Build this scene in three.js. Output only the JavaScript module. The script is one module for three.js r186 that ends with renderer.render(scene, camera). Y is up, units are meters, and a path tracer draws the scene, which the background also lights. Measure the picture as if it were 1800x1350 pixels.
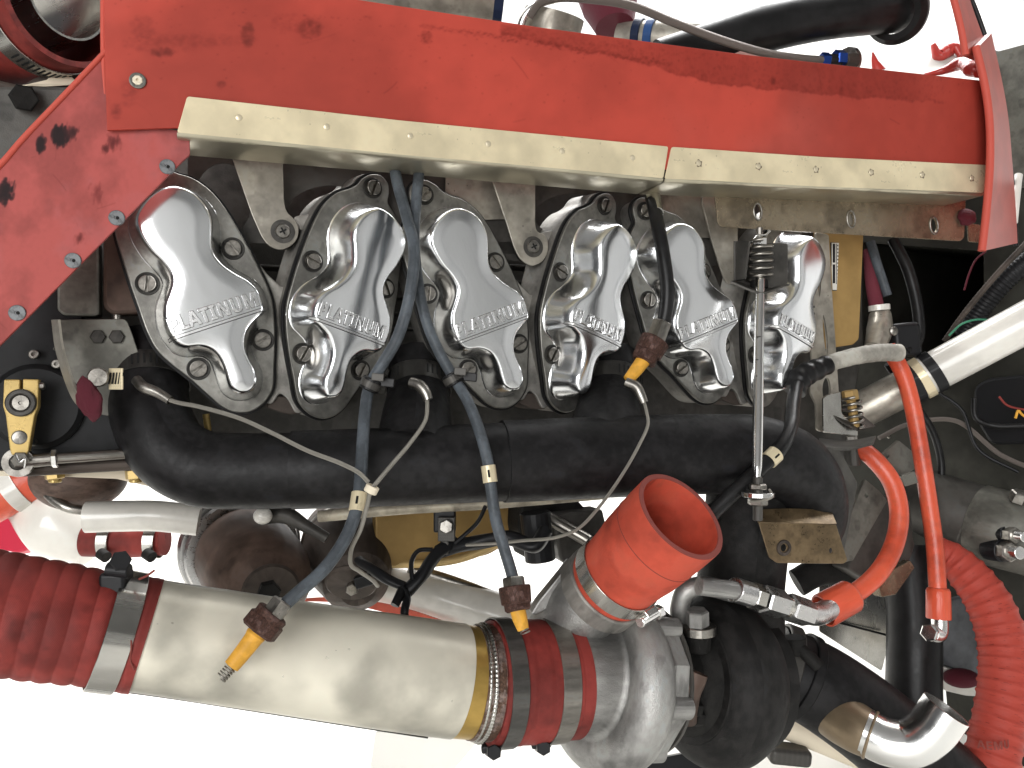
import * as THREE from 'three';
import { mergeGeometries, toCreasedNormals } from 'three/addons/utils/BufferGeometryUtils.js';
import { RoundedBoxGeometry } from 'three/addons/geometries/RoundedBoxGeometry.js';
import { TextGeometry } from 'three/addons/geometries/TextGeometry.js';
import { FontLoader } from 'three/addons/loaders/FontLoader.js';
import { RectAreaLightUniformsLib } from 'three/addons/lights/RectAreaLightUniformsLib.js';

// ---------------------------------------------------------------- camera, light, exposure
const FOCAL = 1400, CX = 900, CY = 675, EYE = 1.1;          // the photograph is 1800 x 1350, its lens about 1400 of its pixels long
const scene = new THREE.Scene();
scene.background = new THREE.Color(0x000000);
const camera = new THREE.PerspectiveCamera(2 * Math.atan(675 / FOCAL) * 180 / Math.PI, 4 / 3, 0.02, 60);
camera.position.set(0, EYE, 0);
camera.lookAt(0, EYE, -1);
scene.add(camera);
const renderer = new THREE.WebGLRenderer({ antialias: true });
renderer.toneMapping = THREE.LinearToneMapping;
renderer.toneMappingExposure = 1.27;
renderer.shadowMap.enabled = true;
RectAreaLightUniformsLib.init();
// panels of light, the hangar door and an added roof light: [name, label, centre, looks at, width, height, strength]
const PANELS = [
  ['door_light', 'tall bright hangar door opening in front of the engine, behind the camera', [-1.35, 1.8, 4.5], [0.1, 1.0, -0.7], 3.1, 3.0, 5.8],
  ['added_roof_light', 'added unseen roof light panel that whitens the background behind the engine', [0.5, 3.9, -2.5], [0.5, 0, -2.45], 5.2, 2.4, 8.5],  // added out of view to overexpose the background
];

const V3 = THREE.Vector3, V2 = THREE.Vector2, PI = Math.PI;
// ---------------------------------------------------------------- small tools
let seed = 7;
const rnd = () => { seed = (seed * 1664525 + 1013904223) >>> 0; return seed / 4294967296; };
const at = (x, y, d) => new V3((x - CX) / FOCAL * d, EYE - (y - CY) / FOCAL * d, -d);
class Frame {                                               // a plane in space: origin, two axes and a normal towards the viewer
  constructor(o, u, n) { this.o = o.clone(); this.n = n.clone().normalize(); this.u = u.clone().addScaledVector(this.n, -u.dot(this.n)).normalize(); this.v = this.n.clone().cross(this.u); }
  static through(a, b, c) { const u = b.clone().sub(a), n = u.clone().cross(c.clone().sub(a)); if (n.dot(new V3(0, EYE, 0).sub(a)) < 0) n.negate(); return new Frame(a, u, n); }
  pt(x, y, z = 0) { return this.o.clone().addScaledVector(this.u, x).addScaledVector(this.v, y).addScaledVector(this.n, z); }
  hit(px, py, off = 0) {
    const r = at(px, py, 1).sub(new V3(0, EYE, 0)), o = this.o.clone().addScaledVector(this.n, off).sub(new V3(0, EYE, 0));
    const p = r.multiplyScalar(o.dot(this.n) / r.dot(this.n)).add(new V3(0, EYE, 0)).sub(this.o);
    return new V2(p.dot(this.u), p.dot(this.v));
  }
  p3(px, py, off = 0) { const h = this.hit(px, py, off); return this.pt(h.x, h.y, off); }
  matrix() { return new THREE.Matrix4().makeBasis(this.u, this.v, this.n).setPosition(this.o); }
}
const TH = Math.atan(0.3771), TT = Math.atan(0.3434);
const E = new Frame(new V3(0, EYE, -0.7567), new V3(Math.cos(TH), 0, -Math.sin(TH)), new V3(Math.sin(TH), 0, Math.cos(TH)));   // the row of rocker covers
const T = new Frame(new V3(0, EYE, -0.684), new V3(Math.cos(TT), 0, -Math.sin(TT)), new V3(Math.sin(TT), 0, Math.cos(TT)));      // the long baffle above it
const dE = (x) => 1 / (1.642 - 0.000356 * x);
const used = new Map();
const numbered = (n) => { const k = used.get(n) ?? 0; used.set(n, k + 1); return k ? n + '_' + String(k).padStart(3, '0') : n; };
function thing(name, label, category, base, group) {
  const g = new THREE.Group(); g.name = numbered(name); g.position.copy(base);
  g.userData = { label, category }; if (group) g.userData.group = group;
  scene.add(g); return g;
}
const topOf = (o) => { while (o.parent && o.parent !== scene) o = o.parent; return o; };
function part(name, geom, mat, parent, label) {             // geometry given in the world's axes, kept relative to the thing's base
  const g = Array.isArray(geom) ? merge(geom) : geom;
  const b = topOf(parent).position; g.translate(-b.x, -b.y, -b.z);
  const m = new THREE.Mesh(g, mat); m.name = name; m.castShadow = m.receiveShadow = true;
  if (label) m.userData.label = label;
  parent.add(m); return m;
}
function put(name, geom, mat, parent, matrix, local = false) {  // a shared geometry at a place of its own
  const m = new THREE.Mesh(geom, mat); m.name = name; m.castShadow = m.receiveShadow = true;
  const b = topOf(parent).position; const M = matrix.clone(); if (!local) M.premultiply(new THREE.Matrix4().makeTranslation(-b.x, -b.y, -b.z));
  M.decompose(m.position, m.quaternion, m.scale); parent.add(m); return m;
}
function lone(name, geom, mat, label, category, group) {    // a thing that is one mesh
  const g = Array.isArray(geom) ? merge(geom) : geom; g.computeBoundingBox(); const c = g.boundingBox.getCenter(new V3());
  g.translate(-c.x, -c.y, -c.z);
  const m = new THREE.Mesh(g, mat); m.name = numbered(name); m.position.copy(c); m.castShadow = m.receiveShadow = true;
  m.userData = { label, category }; if (group) m.userData.group = group; scene.add(m); return m;
}
function struct(name, geom, mat) { const m = new THREE.Mesh(geom, mat); m.name = name; m.userData.kind = 'structure'; m.castShadow = m.receiveShadow = true; scene.add(m); return m; }
function merge(list) {
  const gs = list.map((g) => { const h = g.index ? g.toNonIndexed() : g.clone(); for (const k of Object.keys(h.attributes)) if (!['position', 'normal', 'uv'].includes(k)) h.deleteAttribute(k); if (!h.attributes.uv) h.setAttribute('uv', new THREE.BufferAttribute(new Float32Array(h.attributes.position.count * 2), 2)); return h; });
  return mergeGeometries(gs);
}
const alongY = (p, q) => { const d = q.clone().sub(p).normalize(); return new THREE.Matrix4().makeRotationFromQuaternion(new THREE.Quaternion().setFromUnitVectors(new V3(0, 1, 0), d)).setPosition(p); };
function rounded(pts, r = 0.003, n = 5) {                    // polygon with its corners rounded (V2 list, closed)
  const out = [];
  for (let i = 0; i < pts.length; i++) {
    const p = pts[i], a = pts[(i + pts.length - 1) % pts.length], b = pts[(i + 1) % pts.length];
    const la = p.distanceTo(a), lb = p.distanceTo(b), k = Math.min(r, la * 0.45, lb * 0.45);
    const s = p.clone().lerp(a, k / la), e = p.clone().lerp(b, k / lb);
    for (let j = 0; j <= n; j++) { const t = j / n; out.push(new V2((1 - t) ** 2 * s.x + 2 * t * (1 - t) * p.x + t * t * e.x, (1 - t) ** 2 * s.y + 2 * t * (1 - t) * p.y + t * t * e.y)); }
  }
  return out;
}
function smoothLoop(pts, n) { const c = new THREE.CatmullRomCurve3(pts.map((p) => new V3(p.x, p.y, 0)), true, 'centripetal'); return c.getPoints(n).slice(0, n).map((p) => new V2(p.x, p.y)); }
function slab(frame, loop, z0, z1, { bevel = 0.0006, holes = [], seg = 2 } = {}) {   // loop: V2 in the frame, from depth z0 to z1
  const s = new THREE.Shape(loop); for (const h of holes) s.holes.push(new THREE.Path(h));
  const b = Math.min(bevel, (z1 - z0) * 0.45);
  const g = new THREE.ExtrudeGeometry(s, { depth: z1 - z0 - 2 * b, bevelEnabled: b > 0, bevelThickness: b, bevelSize: b, bevelOffset: -b, bevelSegments: seg, curveSegments: 24 });
  g.translate(0, 0, z0 + b); g.applyMatrix4(frame.matrix()); return g;
}
// outline traced at depth z1
const plate = (frame, px, z0, z1, o = {}) => slab(frame, (o.smooth ? smoothLoop(px.map(([x, y]) => frame.hit(x, y, z1)), o.smooth) : rounded(px.map(([x, y]) => frame.hit(x, y, z1)), o.r ?? 0.002)), z0, z1, { ...o, holes: (o.holes ?? []).map((h) => h.map(([x, y]) => frame.hit(x, y, z1))) });
const oval = (x, y, a, b, t = 0, n = 24) => Array.from({ length: n }, (_, i) => { const q = i / n * 2 * PI, c = Math.cos(q) * a, s = Math.sin(q) * b; return [x + c * Math.cos(t) - s * Math.sin(t), y + c * Math.sin(t) + s * Math.cos(t)]; });
function grid(n, m, f, wrap = false) {                       // f(i/n, j/m) -> {p, u, v}
  const pos = [], uv = [], idx = [];
  for (let i = 0; i <= n; i++) for (let j = 0; j <= m; j++) { const q = f(i / n, j / m, i, j); pos.push(q.p.x, q.p.y, q.p.z); uv.push(q.u, q.v); }
  for (let i = 0; i < n; i++) for (let j = 0; j < m; j++) { const a = i * (m + 1) + j, b = a + 1, c = a + m + 1, d = c + 1; idx.push(a, b, c, b, d, c); }
  const g = new THREE.BufferGeometry(); g.setAttribute('position', new THREE.Float32BufferAttribute(pos, 3)); g.setAttribute('uv', new THREE.Float32BufferAttribute(uv, 2)); g.setIndex(idx); g.computeVertexNormals();
  if (wrap) { const N = g.attributes.normal; for (let i = 0; i <= n; i++) { const a = i * (m + 1), b = a + m, v = new V3(N.getX(a) + N.getX(b), N.getY(a) + N.getY(b), N.getZ(a) + N.getZ(b)).normalize(); N.setXYZ(a, v.x, v.y, v.z); N.setXYZ(b, v.x, v.y, v.z); } }
  return g;
}
// a swept round body. ctrl: [x, y, depth, radius]; opt.shape(s, t, angle) multiplies the radius; wall > 0 leaves it open with that wall
function sweep(ctrl, { n = 90, m = 22, shape, wall = 0, caps = true, flat = 1, up, pts } = {}) {
  const P = pts ?? ctrl.map((c) => at(c[0], c[1], c[2])), R = ctrl.map((c) => c[3]);
  const curve = new THREE.CatmullRomCurve3(P, false, 'centripetal'), C = [], S = [0];
  for (let i = 0; i <= n; i++) { C.push(curve.getPoint(i / n)); if (i) S.push(S[i - 1] + C[i].distanceTo(C[i - 1])); }
  const tan = C.map((_, i) => C[Math.min(n, i + 1)].clone().sub(C[Math.max(0, i - 1)]).normalize());
  let nor = (up ?? new V3(0, 1, 0)).clone(); if (Math.abs(nor.dot(tan[0])) > 0.95) nor.set(0, 0, 1);
  const A = [], B = [];
  for (let i = 0; i <= n; i++) { nor.addScaledVector(tan[i], -nor.dot(tan[i])).normalize(); A.push(nor.clone()); B.push(tan[i].clone().cross(nor)); }
  const rad = (t) => { const k = t * (R.length - 1), i = Math.min(R.length - 2, Math.floor(k)), f = k - i; return R[i] + (R[i + 1] - R[i]) * f; };
  const at_ = (t, i, q, w) => { const r = (rad(t) * (shape ? shape(S[i], t, q) : 1)) - w; return C[i].clone().addScaledVector(A[i], Math.cos(q) * r * flat).addScaledVector(B[i], Math.sin(q) * r); };
  const skin = (w, flip) => { const g = grid(n, m, (t, s, i) => ({ p: at_(t, i, (flip ? s : -s) * 2 * PI, w), u: s * 2 * PI * R[0], v: S[i] }), true); return g; };
  const list = [skin(0, false)];
  if (wall) { list.push(skin(wall, true)); for (const e of [0, n]) list.push(grid(2, m, (t, s) => ({ p: at_(e / n, e, (e ? s : -s) * 2 * PI, e ? wall - t * wall : wall - t * wall), u: s, v: t * wall }), true)); }
  else if (caps) for (const e of [0, n]) list.push(grid(2, m, (t, s) => ({ p: C[e].clone().lerp(at_(e / n, e, (e ? s : -s) * 2 * PI, 0), t), u: s * 0.02, v: t * 0.02 }), true));
  return merge(list);
}
const hose = (ctrl, o = {}) => sweep(ctrl, { n: o.n ?? 70, m: o.m ?? 14, ...o });
const V = (ctrl, r) => ctrl.map((c) => [c[0], c[1], c[2], c[3] ?? r]);
function turned(profile, p, q, m = 32, crease = 0.5) {       // profile [[radius, distance along p->q in metres or share]], turned about p-q
  const g = toCreasedNormals(new THREE.LatheGeometry(profile.map(([r, h]) => new V2(Math.max(r, 1e-6), h)), m), crease), rm = Math.max(...profile.map((q) => q[0])), U = g.attributes.uv; let L = 0; for (let i = 1; i < profile.length; i++) L += Math.hypot(profile[i][0] - profile[i - 1][0], profile[i][1] - profile[i - 1][1]); for (let i = 0; i < U.count; i++) U.setXY(i, U.getX(i) * rm * 2 * PI, U.getY(i) * L); g.applyMatrix4(alongY(p, q)); return g;
}
const rod = (p, q, r, r2 = r, m = 20, c = 0.0006) => { const L = p.distanceTo(q); return turned([[0, 0], [r - c, 0], [r, c], [r2, L - c], [r2 - c, L], [0, L]], p, q, m); };
function hexNut(p, q, r) { const L = p.distanceTo(q), c = Math.min(r * 0.12, L * 0.2); return turned([[0, 0], [r * 0.86, 0], [r, c], [r, L - c], [r * 0.86, L], [0, L]], p, q, 6, 0.3); }
function band(p, q, r, thick = 0.0012, m = 48) { const L = p.distanceTo(q), e = thick * 0.3; return turned([[r, 0], [r + thick - e, 0], [r + thick, e], [r + thick, L - e], [r + thick - e, L], [r, L], [r, 0]], p, q, m, 0.6); }
function boxAt(c, x, y, w, h, d, r = 0.0008, seg = 2) {        // rounded box, x and y its width and height directions
  const X = x.clone().normalize(), Z = X.clone().cross(y).normalize(), Y = Z.clone().cross(X);
  const g = new RoundedBoxGeometry(w, h, d, seg, Math.min(r, w * 0.45, h * 0.45, d * 0.45)); g.applyMatrix4(new THREE.Matrix4().makeBasis(X, Y, Z).setPosition(c)); return g;
}
function ribbon(a, b, thick, n = 30) {                        // a thick sheet between two edges given as [x, y, depth]
  const ca = new THREE.CatmullRomCurve3(a.map((p) => at(...p))), cb = new THREE.CatmullRomCurve3(b.map((p) => at(...p)));
  const N = ca.getPoint(0.5).sub(ca.getPoint(0.4)).cross(cb.getPoint(0.5).sub(ca.getPoint(0.5))).normalize(); if (N.z < 0) N.negate();
  const P = (t, s, w) => ca.getPoint(t).lerp(cb.getPoint(t), s).addScaledVector(N, w);
  const L = ca.getLength(), W = ca.getPoint(0.5).distanceTo(cb.getPoint(0.5)), h = thick / 2;
  const face = (w) => grid(n, 6, (t, s) => ({ p: P(t, s, w), u: s * W, v: t * L })), edge = (s) => grid(n, 1, (t, k) => ({ p: P(t, s, (k * 2 - 1) * h), u: k * thick, v: t * L })), end = (t) => grid(1, 6, (k, s) => ({ p: P(t, s, (k * 2 - 1) * h), u: s * W, v: k * thick }));
  return merge([face(h), face(-h), edge(0), edge(1), end(0), end(1)]);
}
// ---------------------------------------------------------------- textures and materials
function pnoise(seedN, cells) {                              // periodic value noise on [0,1)
  const n = cells * cells, v = new Float32Array(n); let s = seedN * 7919 + 13;
  for (let i = 0; i < n; i++) { s = (s * 1664525 + 1013904223) >>> 0; v[i] = s / 4294967296; }
  return (x, y) => { x = (x - Math.floor(x)) * cells; y = (y - Math.floor(y)) * cells; const i = Math.floor(x) % cells, j = Math.floor(y) % cells; let f = x - Math.floor(x), g = y - Math.floor(y); f = f * f * (3 - 2 * f); g = g * g * (3 - 2 * g); const i2 = (i + 1) % cells, j2 = (j + 1) % cells; const a = v[j * cells + i], b = v[j * cells + i2], c = v[j2 * cells + i], d = v[j2 * cells + i2]; return a + (b - a) * f + (c - a + (a - b - c + d) * f) * g; };
}
function fbm(seedN, cells, oct = 4) { const L = Array.from({ length: oct }, (_, k) => pnoise(seedN + k * 31, cells << k)); return (x, y) => { let s = 0, w = 0; L.forEach((f, k) => { const a = 0.5 ** k; s += a * f(x, y); w += a; }); return s / w; }; }
const clamp = (x, a = 0, b = 1) => Math.min(b, Math.max(a, x)), step = (a, b, x) => { const t = clamp((x - a) / (b - a)); return t * t * (3 - 2 * t); };
function tex(size, f, { srgb = false, w = size, h = size } = {}) {
  const d = new Uint8Array(w * h * 4);
  for (let j = 0; j < h; j++) for (let i = 0; i < w; i++) { const c = f((i + 0.5) / w, (j + 0.5) / h), k = (j * w + i) * 4; const [r, g, b] = Array.isArray(c) ? c : [c, c, c]; d[k] = clamp(r) * 255; d[k + 1] = clamp(g) * 255; d[k + 2] = clamp(b) * 255; d[k + 3] = 255; }
  const t = new THREE.DataTexture(d, w, h); t.wrapS = t.wrapT = THREE.RepeatWrapping; t.magFilter = THREE.LinearFilter; t.minFilter = THREE.LinearMipmapLinearFilter; t.generateMipmaps = true; if (srgb) t.colorSpace = THREE.SRGBColorSpace; t.needsUpdate = true; return t;
}
const rep = (t, x, y = x) => { const c = t.clone(); c.repeat.set(1 / x, 1 / y); c.needsUpdate = true; return c; };
const lin = (r, g, b) => new THREE.Color().setRGB(r, g, b);
const nA = fbm(3, 4, 6), nB = fbm(11, 8, 5), nC = fbm(23, 32, 3), nD = fbm(41, 3, 4), nE = fbm(57, 5, 3);
// tint maps: around 1, multiplied with the material's colour
const tMottle = tex(512, (x, y) => { const a = nA(x, y), b = nC(x, y); const k = 0.91 + 0.09 * step(0.3, 0.65, a) + (b - 0.5) * 0.04; return [k, k * 0.995, k * 0.98]; }, { srgb: true });
const tDuct = tex(512, (x, y) => { const a = nA(x, y), b = nD(y, x), c = nC(x, y); const k = 0.70 + 0.30 * step(0.36, 0.58, 0.5 * nE(x, y) + 0.5 * a) - 0.05 * step(0.55, 0.75, nE(y, x)) + (c - 0.5) * 0.02; return [k, k * 0.985, k * 0.95]; }, { srgb: true });
const tDust = tex(512, (x, y) => { const a = nA(x, y), b = nB(y, x), c = nC(x, y); const k = 0.62 + 0.38 * step(0.36, 0.66, 0.6 * a + 0.4 * c) + 0.12 * step(0.6, 0.7, b); return [k, k * 0.97, k * 0.94]; }, { srgb: true });
const tRub = tex(512, (x, y) => { const a = nA(x, y), b = nB(y, x), c = nC(x, y), d = nE(x, y); const k = 0.86 + 0.14 * step(0.35, 0.6, 0.5 * a + 0.5 * d) + (c - 0.5) * 0.09 - 0.08 * step(0.60, 0.75, b), g = 0.10 * step(0.52, 0.68, d); return [k, k * (0.97 + g), k * (0.96 + 1.6 * g)]; }, { srgb: true });
const tSoot = tex(512, (x, y) => { const a = nA(x, y), b = nB(y, x), c = nC(x, y); const k = 0.80 + 0.20 * step(0.32, 0.62, a) + (c - 0.5) * 0.14 - 0.10 * step(0.6, 0.72, b); return [k, k * 0.985, k * 0.96]; }, { srgb: true });
const tRust = tex(512, (x, y) => { const a = nB(x, y), c = nC(x, y); const k = step(0.42, 0.62, a); const g = 0.75 + (c - 0.5) * 0.5; return [g * (0.75 + 0.25 * k), g * (0.62 + 0.3 * k), g * (0.56 + 0.36 * k)]; }, { srgb: true });
const rGrain = tex(512, (x, y) => 0.55 + 0.45 * nA(x, y) + (nC(x, y) - 0.5) * 0.3);
const rStreak = tex(512, (x, y) => 0.55 + 0.5 * pS(x, y) * nA(x, y));
function pS(x, y) { return 0.5 * nC(x * 1, y * 0.0625) + 0.5 * nB(x * 4, y * 0.125); }
const bGrain = tex(512, (x, y) => nC(x, y) * 0.6 + nB(x, y) * 0.4);
const bCast = tex(512, (x, y) => 0.5 * nC(x, y) + 0.5 * nC(y * 2, x * 2));
const bWeave = tex(256, (x, y) => 0.5 + 0.25 * Math.sin(x * 2 * PI * 16) * Math.sin(y * 2 * PI * 16) + 0.25 * (nC(x, y) - 0.5));
const bBraid = tex(128, (x, y) => 0.5 + 0.5 * Math.sin((x * 4 + y * 4) * 2 * PI) * Math.sin((x * 4 - y * 4) * 2 * PI));
const mat = (color, roughness, metalness = 0, o = {}) => new THREE.MeshPhysicalMaterial({ color, roughness, metalness, side: THREE.DoubleSide, ...(metalness < 0.3 && roughness > 0.36 ? { specularIntensity: 0.45 } : {}), ...o });
const M = {
  polished: mat(lin(0.88, 0.89, 0.90), 0.29, 1, { roughnessMap: rep(rStreak, 0.05, 0.16), bumpMap: rep(rStreak, 0.03, 0.2), bumpScale: 0.00004 }),
  letter: mat(lin(0.80, 0.80, 0.80), 0.34, 1, { roughnessMap: rep(rGrain, 0.04) }),
  flange: mat(lin(0.28, 0.28, 0.27), 0.52, 0.85, { roughnessMap: rep(rGrain, 0.05), map: rep(tSoot, 0.09), bumpMap: rep(bCast, 0.03), bumpScale: 0.00012 }),
  cast: mat(lin(0.36, 0.355, 0.345), 0.55, 0.75, { map: rep(tSoot, 0.12), bumpMap: rep(bCast, 0.03), bumpScale: 0.0003 }),
  postDark: mat(lin(0.10, 0.105, 0.115), 0.6), nut: mat(lin(0.46, 0.455, 0.45), 0.38, 1, { roughnessMap: rep(rGrain, 0.04) }), channel: mat(lin(0.17, 0.17, 0.155), 0.5, 0.5, { map: rep(tSoot, 0.1) }),
  rivet: mat(lin(0.66, 0.58, 0.42), 0.36, 0.5),
  grime: mat(lin(0.05, 0.048, 0.045), 0.7, 0.3),
  castGrey: mat(lin(0.38, 0.385, 0.39), 0.5, 0.7, { map: rep(tSoot, 0.15), bumpMap: rep(bCast, 0.025), bumpScale: 0.0004, roughnessMap: rep(rGrain, 0.1) }),
  block: mat(lin(0.10, 0.098, 0.094), 0.65, 0.3, { map: rep(tSoot, 0.14), bumpMap: rep(bCast, 0.03), bumpScale: 0.0004 }),
  castDark: mat(lin(0.016, 0.0155, 0.015), 0.7, 0.2, { map: rep(tSoot, 0.1), bumpMap: rep(bCast, 0.03), bumpScale: 0.0004 }),
  steel: mat(lin(0.34, 0.33, 0.315), 0.44, 1, { roughnessMap: rep(rGrain, 0.03), map: rep(tSoot, 0.04) }),
  bright: mat(lin(0.80, 0.79, 0.77), 0.28, 1, { roughnessMap: rep(rGrain, 0.05) }),
  satin: mat(lin(0.52, 0.51, 0.49), 0.38, 1, { roughnessMap: rep(rStreak, 0.05, 0.1), map: rep(tMottle, 0.1) }),
  sheet: mat(lin(0.42, 0.40, 0.36), 0.45, 0.55, { map: rep(tSoot, 0.14), roughnessMap: rep(rGrain, 0.1) }),
  sheetDark: mat(lin(0.075, 0.072, 0.068), 0.5, 0.4, { map: rep(tSoot, 0.13) }),
  tan: mat(lin(0.75, 0.655, 0.46), 0.42, 0.25, { map: rep(tMottle, 0.16), roughnessMap: rep(rGrain, 0.12) }),
  tanShaded: mat(lin(0.50, 0.46, 0.36), 0.30, 0.8, { map: rep(tMottle, 0.3) }),  // copy of tan for the underside, its shade put into the colour
  gold: mat(lin(0.52, 0.37, 0.13), 0.4, 0.35, { map: rep(tMottle, 0.1), roughnessMap: rep(rGrain, 0.06) }),
  ochre: mat(lin(0.36, 0.235, 0.09), 0.45, 0.2, { map: rep(tMottle, 0.16) }),
  bandDark: mat(lin(0.035, 0.034, 0.032), 0.45, 0.5, { map: rep(tSoot, 0.05) }),
  exhaust: mat(lin(0.0125, 0.0125, 0.014), 0.66, 0, { map: rep(tDust, 0.16), roughnessMap: rep(rGrain, 0.1), bumpMap: rep(bGrain, 0.03), bumpScale: 0.00008 }),
  turbine: mat(lin(0.016, 0.0158, 0.016), 0.6, 0, { map: rep(tDust, 0.18), bumpMap: rep(bCast, 0.02), bumpScale: 0.0003 }),
  duct: mat(lin(0.76, 0.74, 0.67), 0.46, 0.3, { map: rep(tDuct, 0.30), roughnessMap: rep(rGrain, 0.13) }),
  redHose: mat(lin(0.235, 0.036, 0.031), 0.58, 0, { map: rep(tSoot, 0.16), bumpMap: rep(bWeave, 0.02), bumpScale: 0.0002 }),
  redStub: mat(lin(0.53, 0.084, 0.048), 0.56, 0, { map: rep(tRub, 0.16), bumpMap: rep(bWeave, 0.022), bumpScale: 0.0004 }),
  redEdge: mat(lin(0.20, 0.05, 0.04), 0.8),
  orange: mat(lin(0.63, 0.092, 0.042), 0.36, 0, { map: rep(tRub, 0.12), bumpMap: rep(bGrain, 0.05), bumpScale: 0.0003 }),
  redSheet: mat(lin(0.38, 0.052, 0.033), 0.6, 0, { map: rep(tMottle, 0.3), bumpMap: rep(bGrain, 0.03), bumpScale: 0.0001 }),
  crimson: mat(lin(0.50, 0.02, 0.05), 0.4),
  rubber: mat(lin(0.013, 0.013, 0.014), 0.5, 0, { roughnessMap: rep(rGrain, 0.08), map: rep(tSoot, 0.1) }),
  lead: mat(lin(0.085, 0.10, 0.12), 0.62, 0, { map: rep(tSoot, 0.06), roughnessMap: rep(rGrain, 0.05) }),
  plastic: mat(lin(0.011, 0.011, 0.012), 0.4),
  caseDark: mat(lin(0.012, 0.0125, 0.014), 0.5, 0.1, { map: rep(tSoot, 0.12) }),
  rust: mat(lin(0.20, 0.135, 0.115), 0.66, 0.5, { map: rep(tRust, 0.03), bumpMap: rep(bGrain, 0.02), bumpScale: 0.0003 }),
  yellow: mat(lin(0.70, 0.36, 0.05), 0.5, 0, { map: rep(tMottle, 0.03) }),
  braidDark: mat(lin(0.20, 0.17, 0.15), 0.5, 0.5, { bumpMap: rep(bBraid, 0.008), bumpScale: 0.0006 }),
  slotTan: mat(lin(0.27, 0.225, 0.165), 0.36, 0.6, { map: rep(tSoot, 0.12), roughnessMap: rep(rGrain, 0.1) }),
  bandDark2: mat(lin(0.11, 0.108, 0.105), 0.45, 0.6, { map: rep(tSoot, 0.06) }),
  bandDull: mat(lin(0.26, 0.25, 0.235), 0.45, 0.8, { map: rep(tSoot, 0.06) }),
  braid: mat(lin(0.34, 0.32, 0.28), 0.5, 0.7, { bumpMap: rep(bBraid, 0.008), bumpScale: 0.0006 }),
  brown: mat(lin(0.115, 0.078, 0.064), 0.55, 0, { map: rep(tSoot, 0.2) }),
  brownDark: mat(lin(0.085, 0.07, 0.062), 0.6, 0.2, { map: rep(tSoot, 0.12) }),
  white: mat(lin(0.84, 0.83, 0.80), 0.38, 0, { map: rep(tMottle, 2) }),
  whiteTube: mat(lin(0.72, 0.70, 0.66), 0.3, 0, { map: rep(tMottle, 0.2), clearcoat: 0.4 }),
  greyGreen: mat(lin(0.040, 0.040, 0.035), 0.5, 0.1, { map: rep(tSoot, 0.25) }),
  blue: mat(lin(0.02, 0.06, 0.28), 0.3, 0.8),
  navy: mat(lin(0.012, 0.02, 0.05), 0.5),
  cream: mat(lin(0.70, 0.62, 0.48), 0.6),
  maroon: mat(lin(0.16, 0.03, 0.045), 0.55, 0, { bumpMap: rep(bCast, 0.01), bumpScale: 0.001 }),
  blackGap: mat(lin(0.01, 0.01, 0.01), 0.8),
  floor: mat(lin(0.68, 0.68, 0.67), 0.45, 0, { map: rep(tMottle, 2) }),
  wall: mat(lin(0.50, 0.50, 0.50), 0.8), whiteWall: mat(lin(0.86, 0.86, 0.855), 0.8), ceiling: mat(lin(0.22, 0.22, 0.22), 0.9),
  glow: new THREE.MeshStandardMaterial({ color: 0x888888, emissive: 0xffffff, emissiveIntensity: 1 }),
};
// ---------------------------------------------------------------- the place: floor and pale walls of the hangar, and the panels of light
const wallBox = (name, c, w, h, d, m) => { const g = new THREE.BoxGeometry(w, h, d); g.translate(...c); return struct(name, g, m); };
wallBox('floor', [0, -0.1, 0.5], 12.4, 0.2, 11.4, M.floor);
wallBox('back_wall', [0, 2.1, -5.1], 12, 4.2, 0.2, M.whiteWall);
wallBox('front_wall', [1.4, 2.1, 6.1], 9.2, 4.2, 0.2, M.whiteWall);
wallBox('front_wall_left', [-4.6, 2.1, 6.1], 2.8, 4.2, 0.2, M.postDark);
wallBox('left_wall', [-6.1, 2.1, 0.5], 0.2, 4.2, 11.4, M.postDark);
wallBox('right_wall', [6.1, 2.1, 0.5], 0.2, 4.2, 11.4, M.whiteWall);
wallBox('ceiling', [0, 4.3, 0.5], 12.4, 0.2, 11.4, M.ceiling);
// unseen posts, added so that the polished covers mirror streaks
for (const [k, [az, w]] of [[26, 0.16], [33, 0.10], [45, 0.14], [52, 0.12], [66, 0.22], [76, 0.14], [88, 0.3]].entries()) { const q = az * PI / 180, g = new THREE.BoxGeometry(w, 4.2, w); g.rotateY(q); g.translate(0.1 + Math.sin(q) * 4.6, 2.1, -0.7 + Math.cos(q) * 4.6); struct('added_streak_post' + (k ? '_' + String(k).padStart(3, '0') : ''), g, k % 2 ? M.wall : M.postDark); }
for (const [name, label, c, to, w, h, L] of PANELS) {
  const p = new V3(...c), q = new V3(...to), dir = q.clone().sub(p).normalize();
  const light = new THREE.RectAreaLight(0xffffff, L, w, h); light.name = name + '_source'; light.position.copy(p); light.lookAt(q); scene.add(light);
  const g = new THREE.BoxGeometry(w, h, 0.03); const m = new THREE.Mesh(g, M.glow.clone()); m.material.emissiveIntensity = 1; m.name = name; m.userData = { label, category: 'light panel' };
  m.position.copy(p).addScaledVector(dir, -0.03); m.quaternion.copy(light.quaternion); scene.add(m);
}
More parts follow.
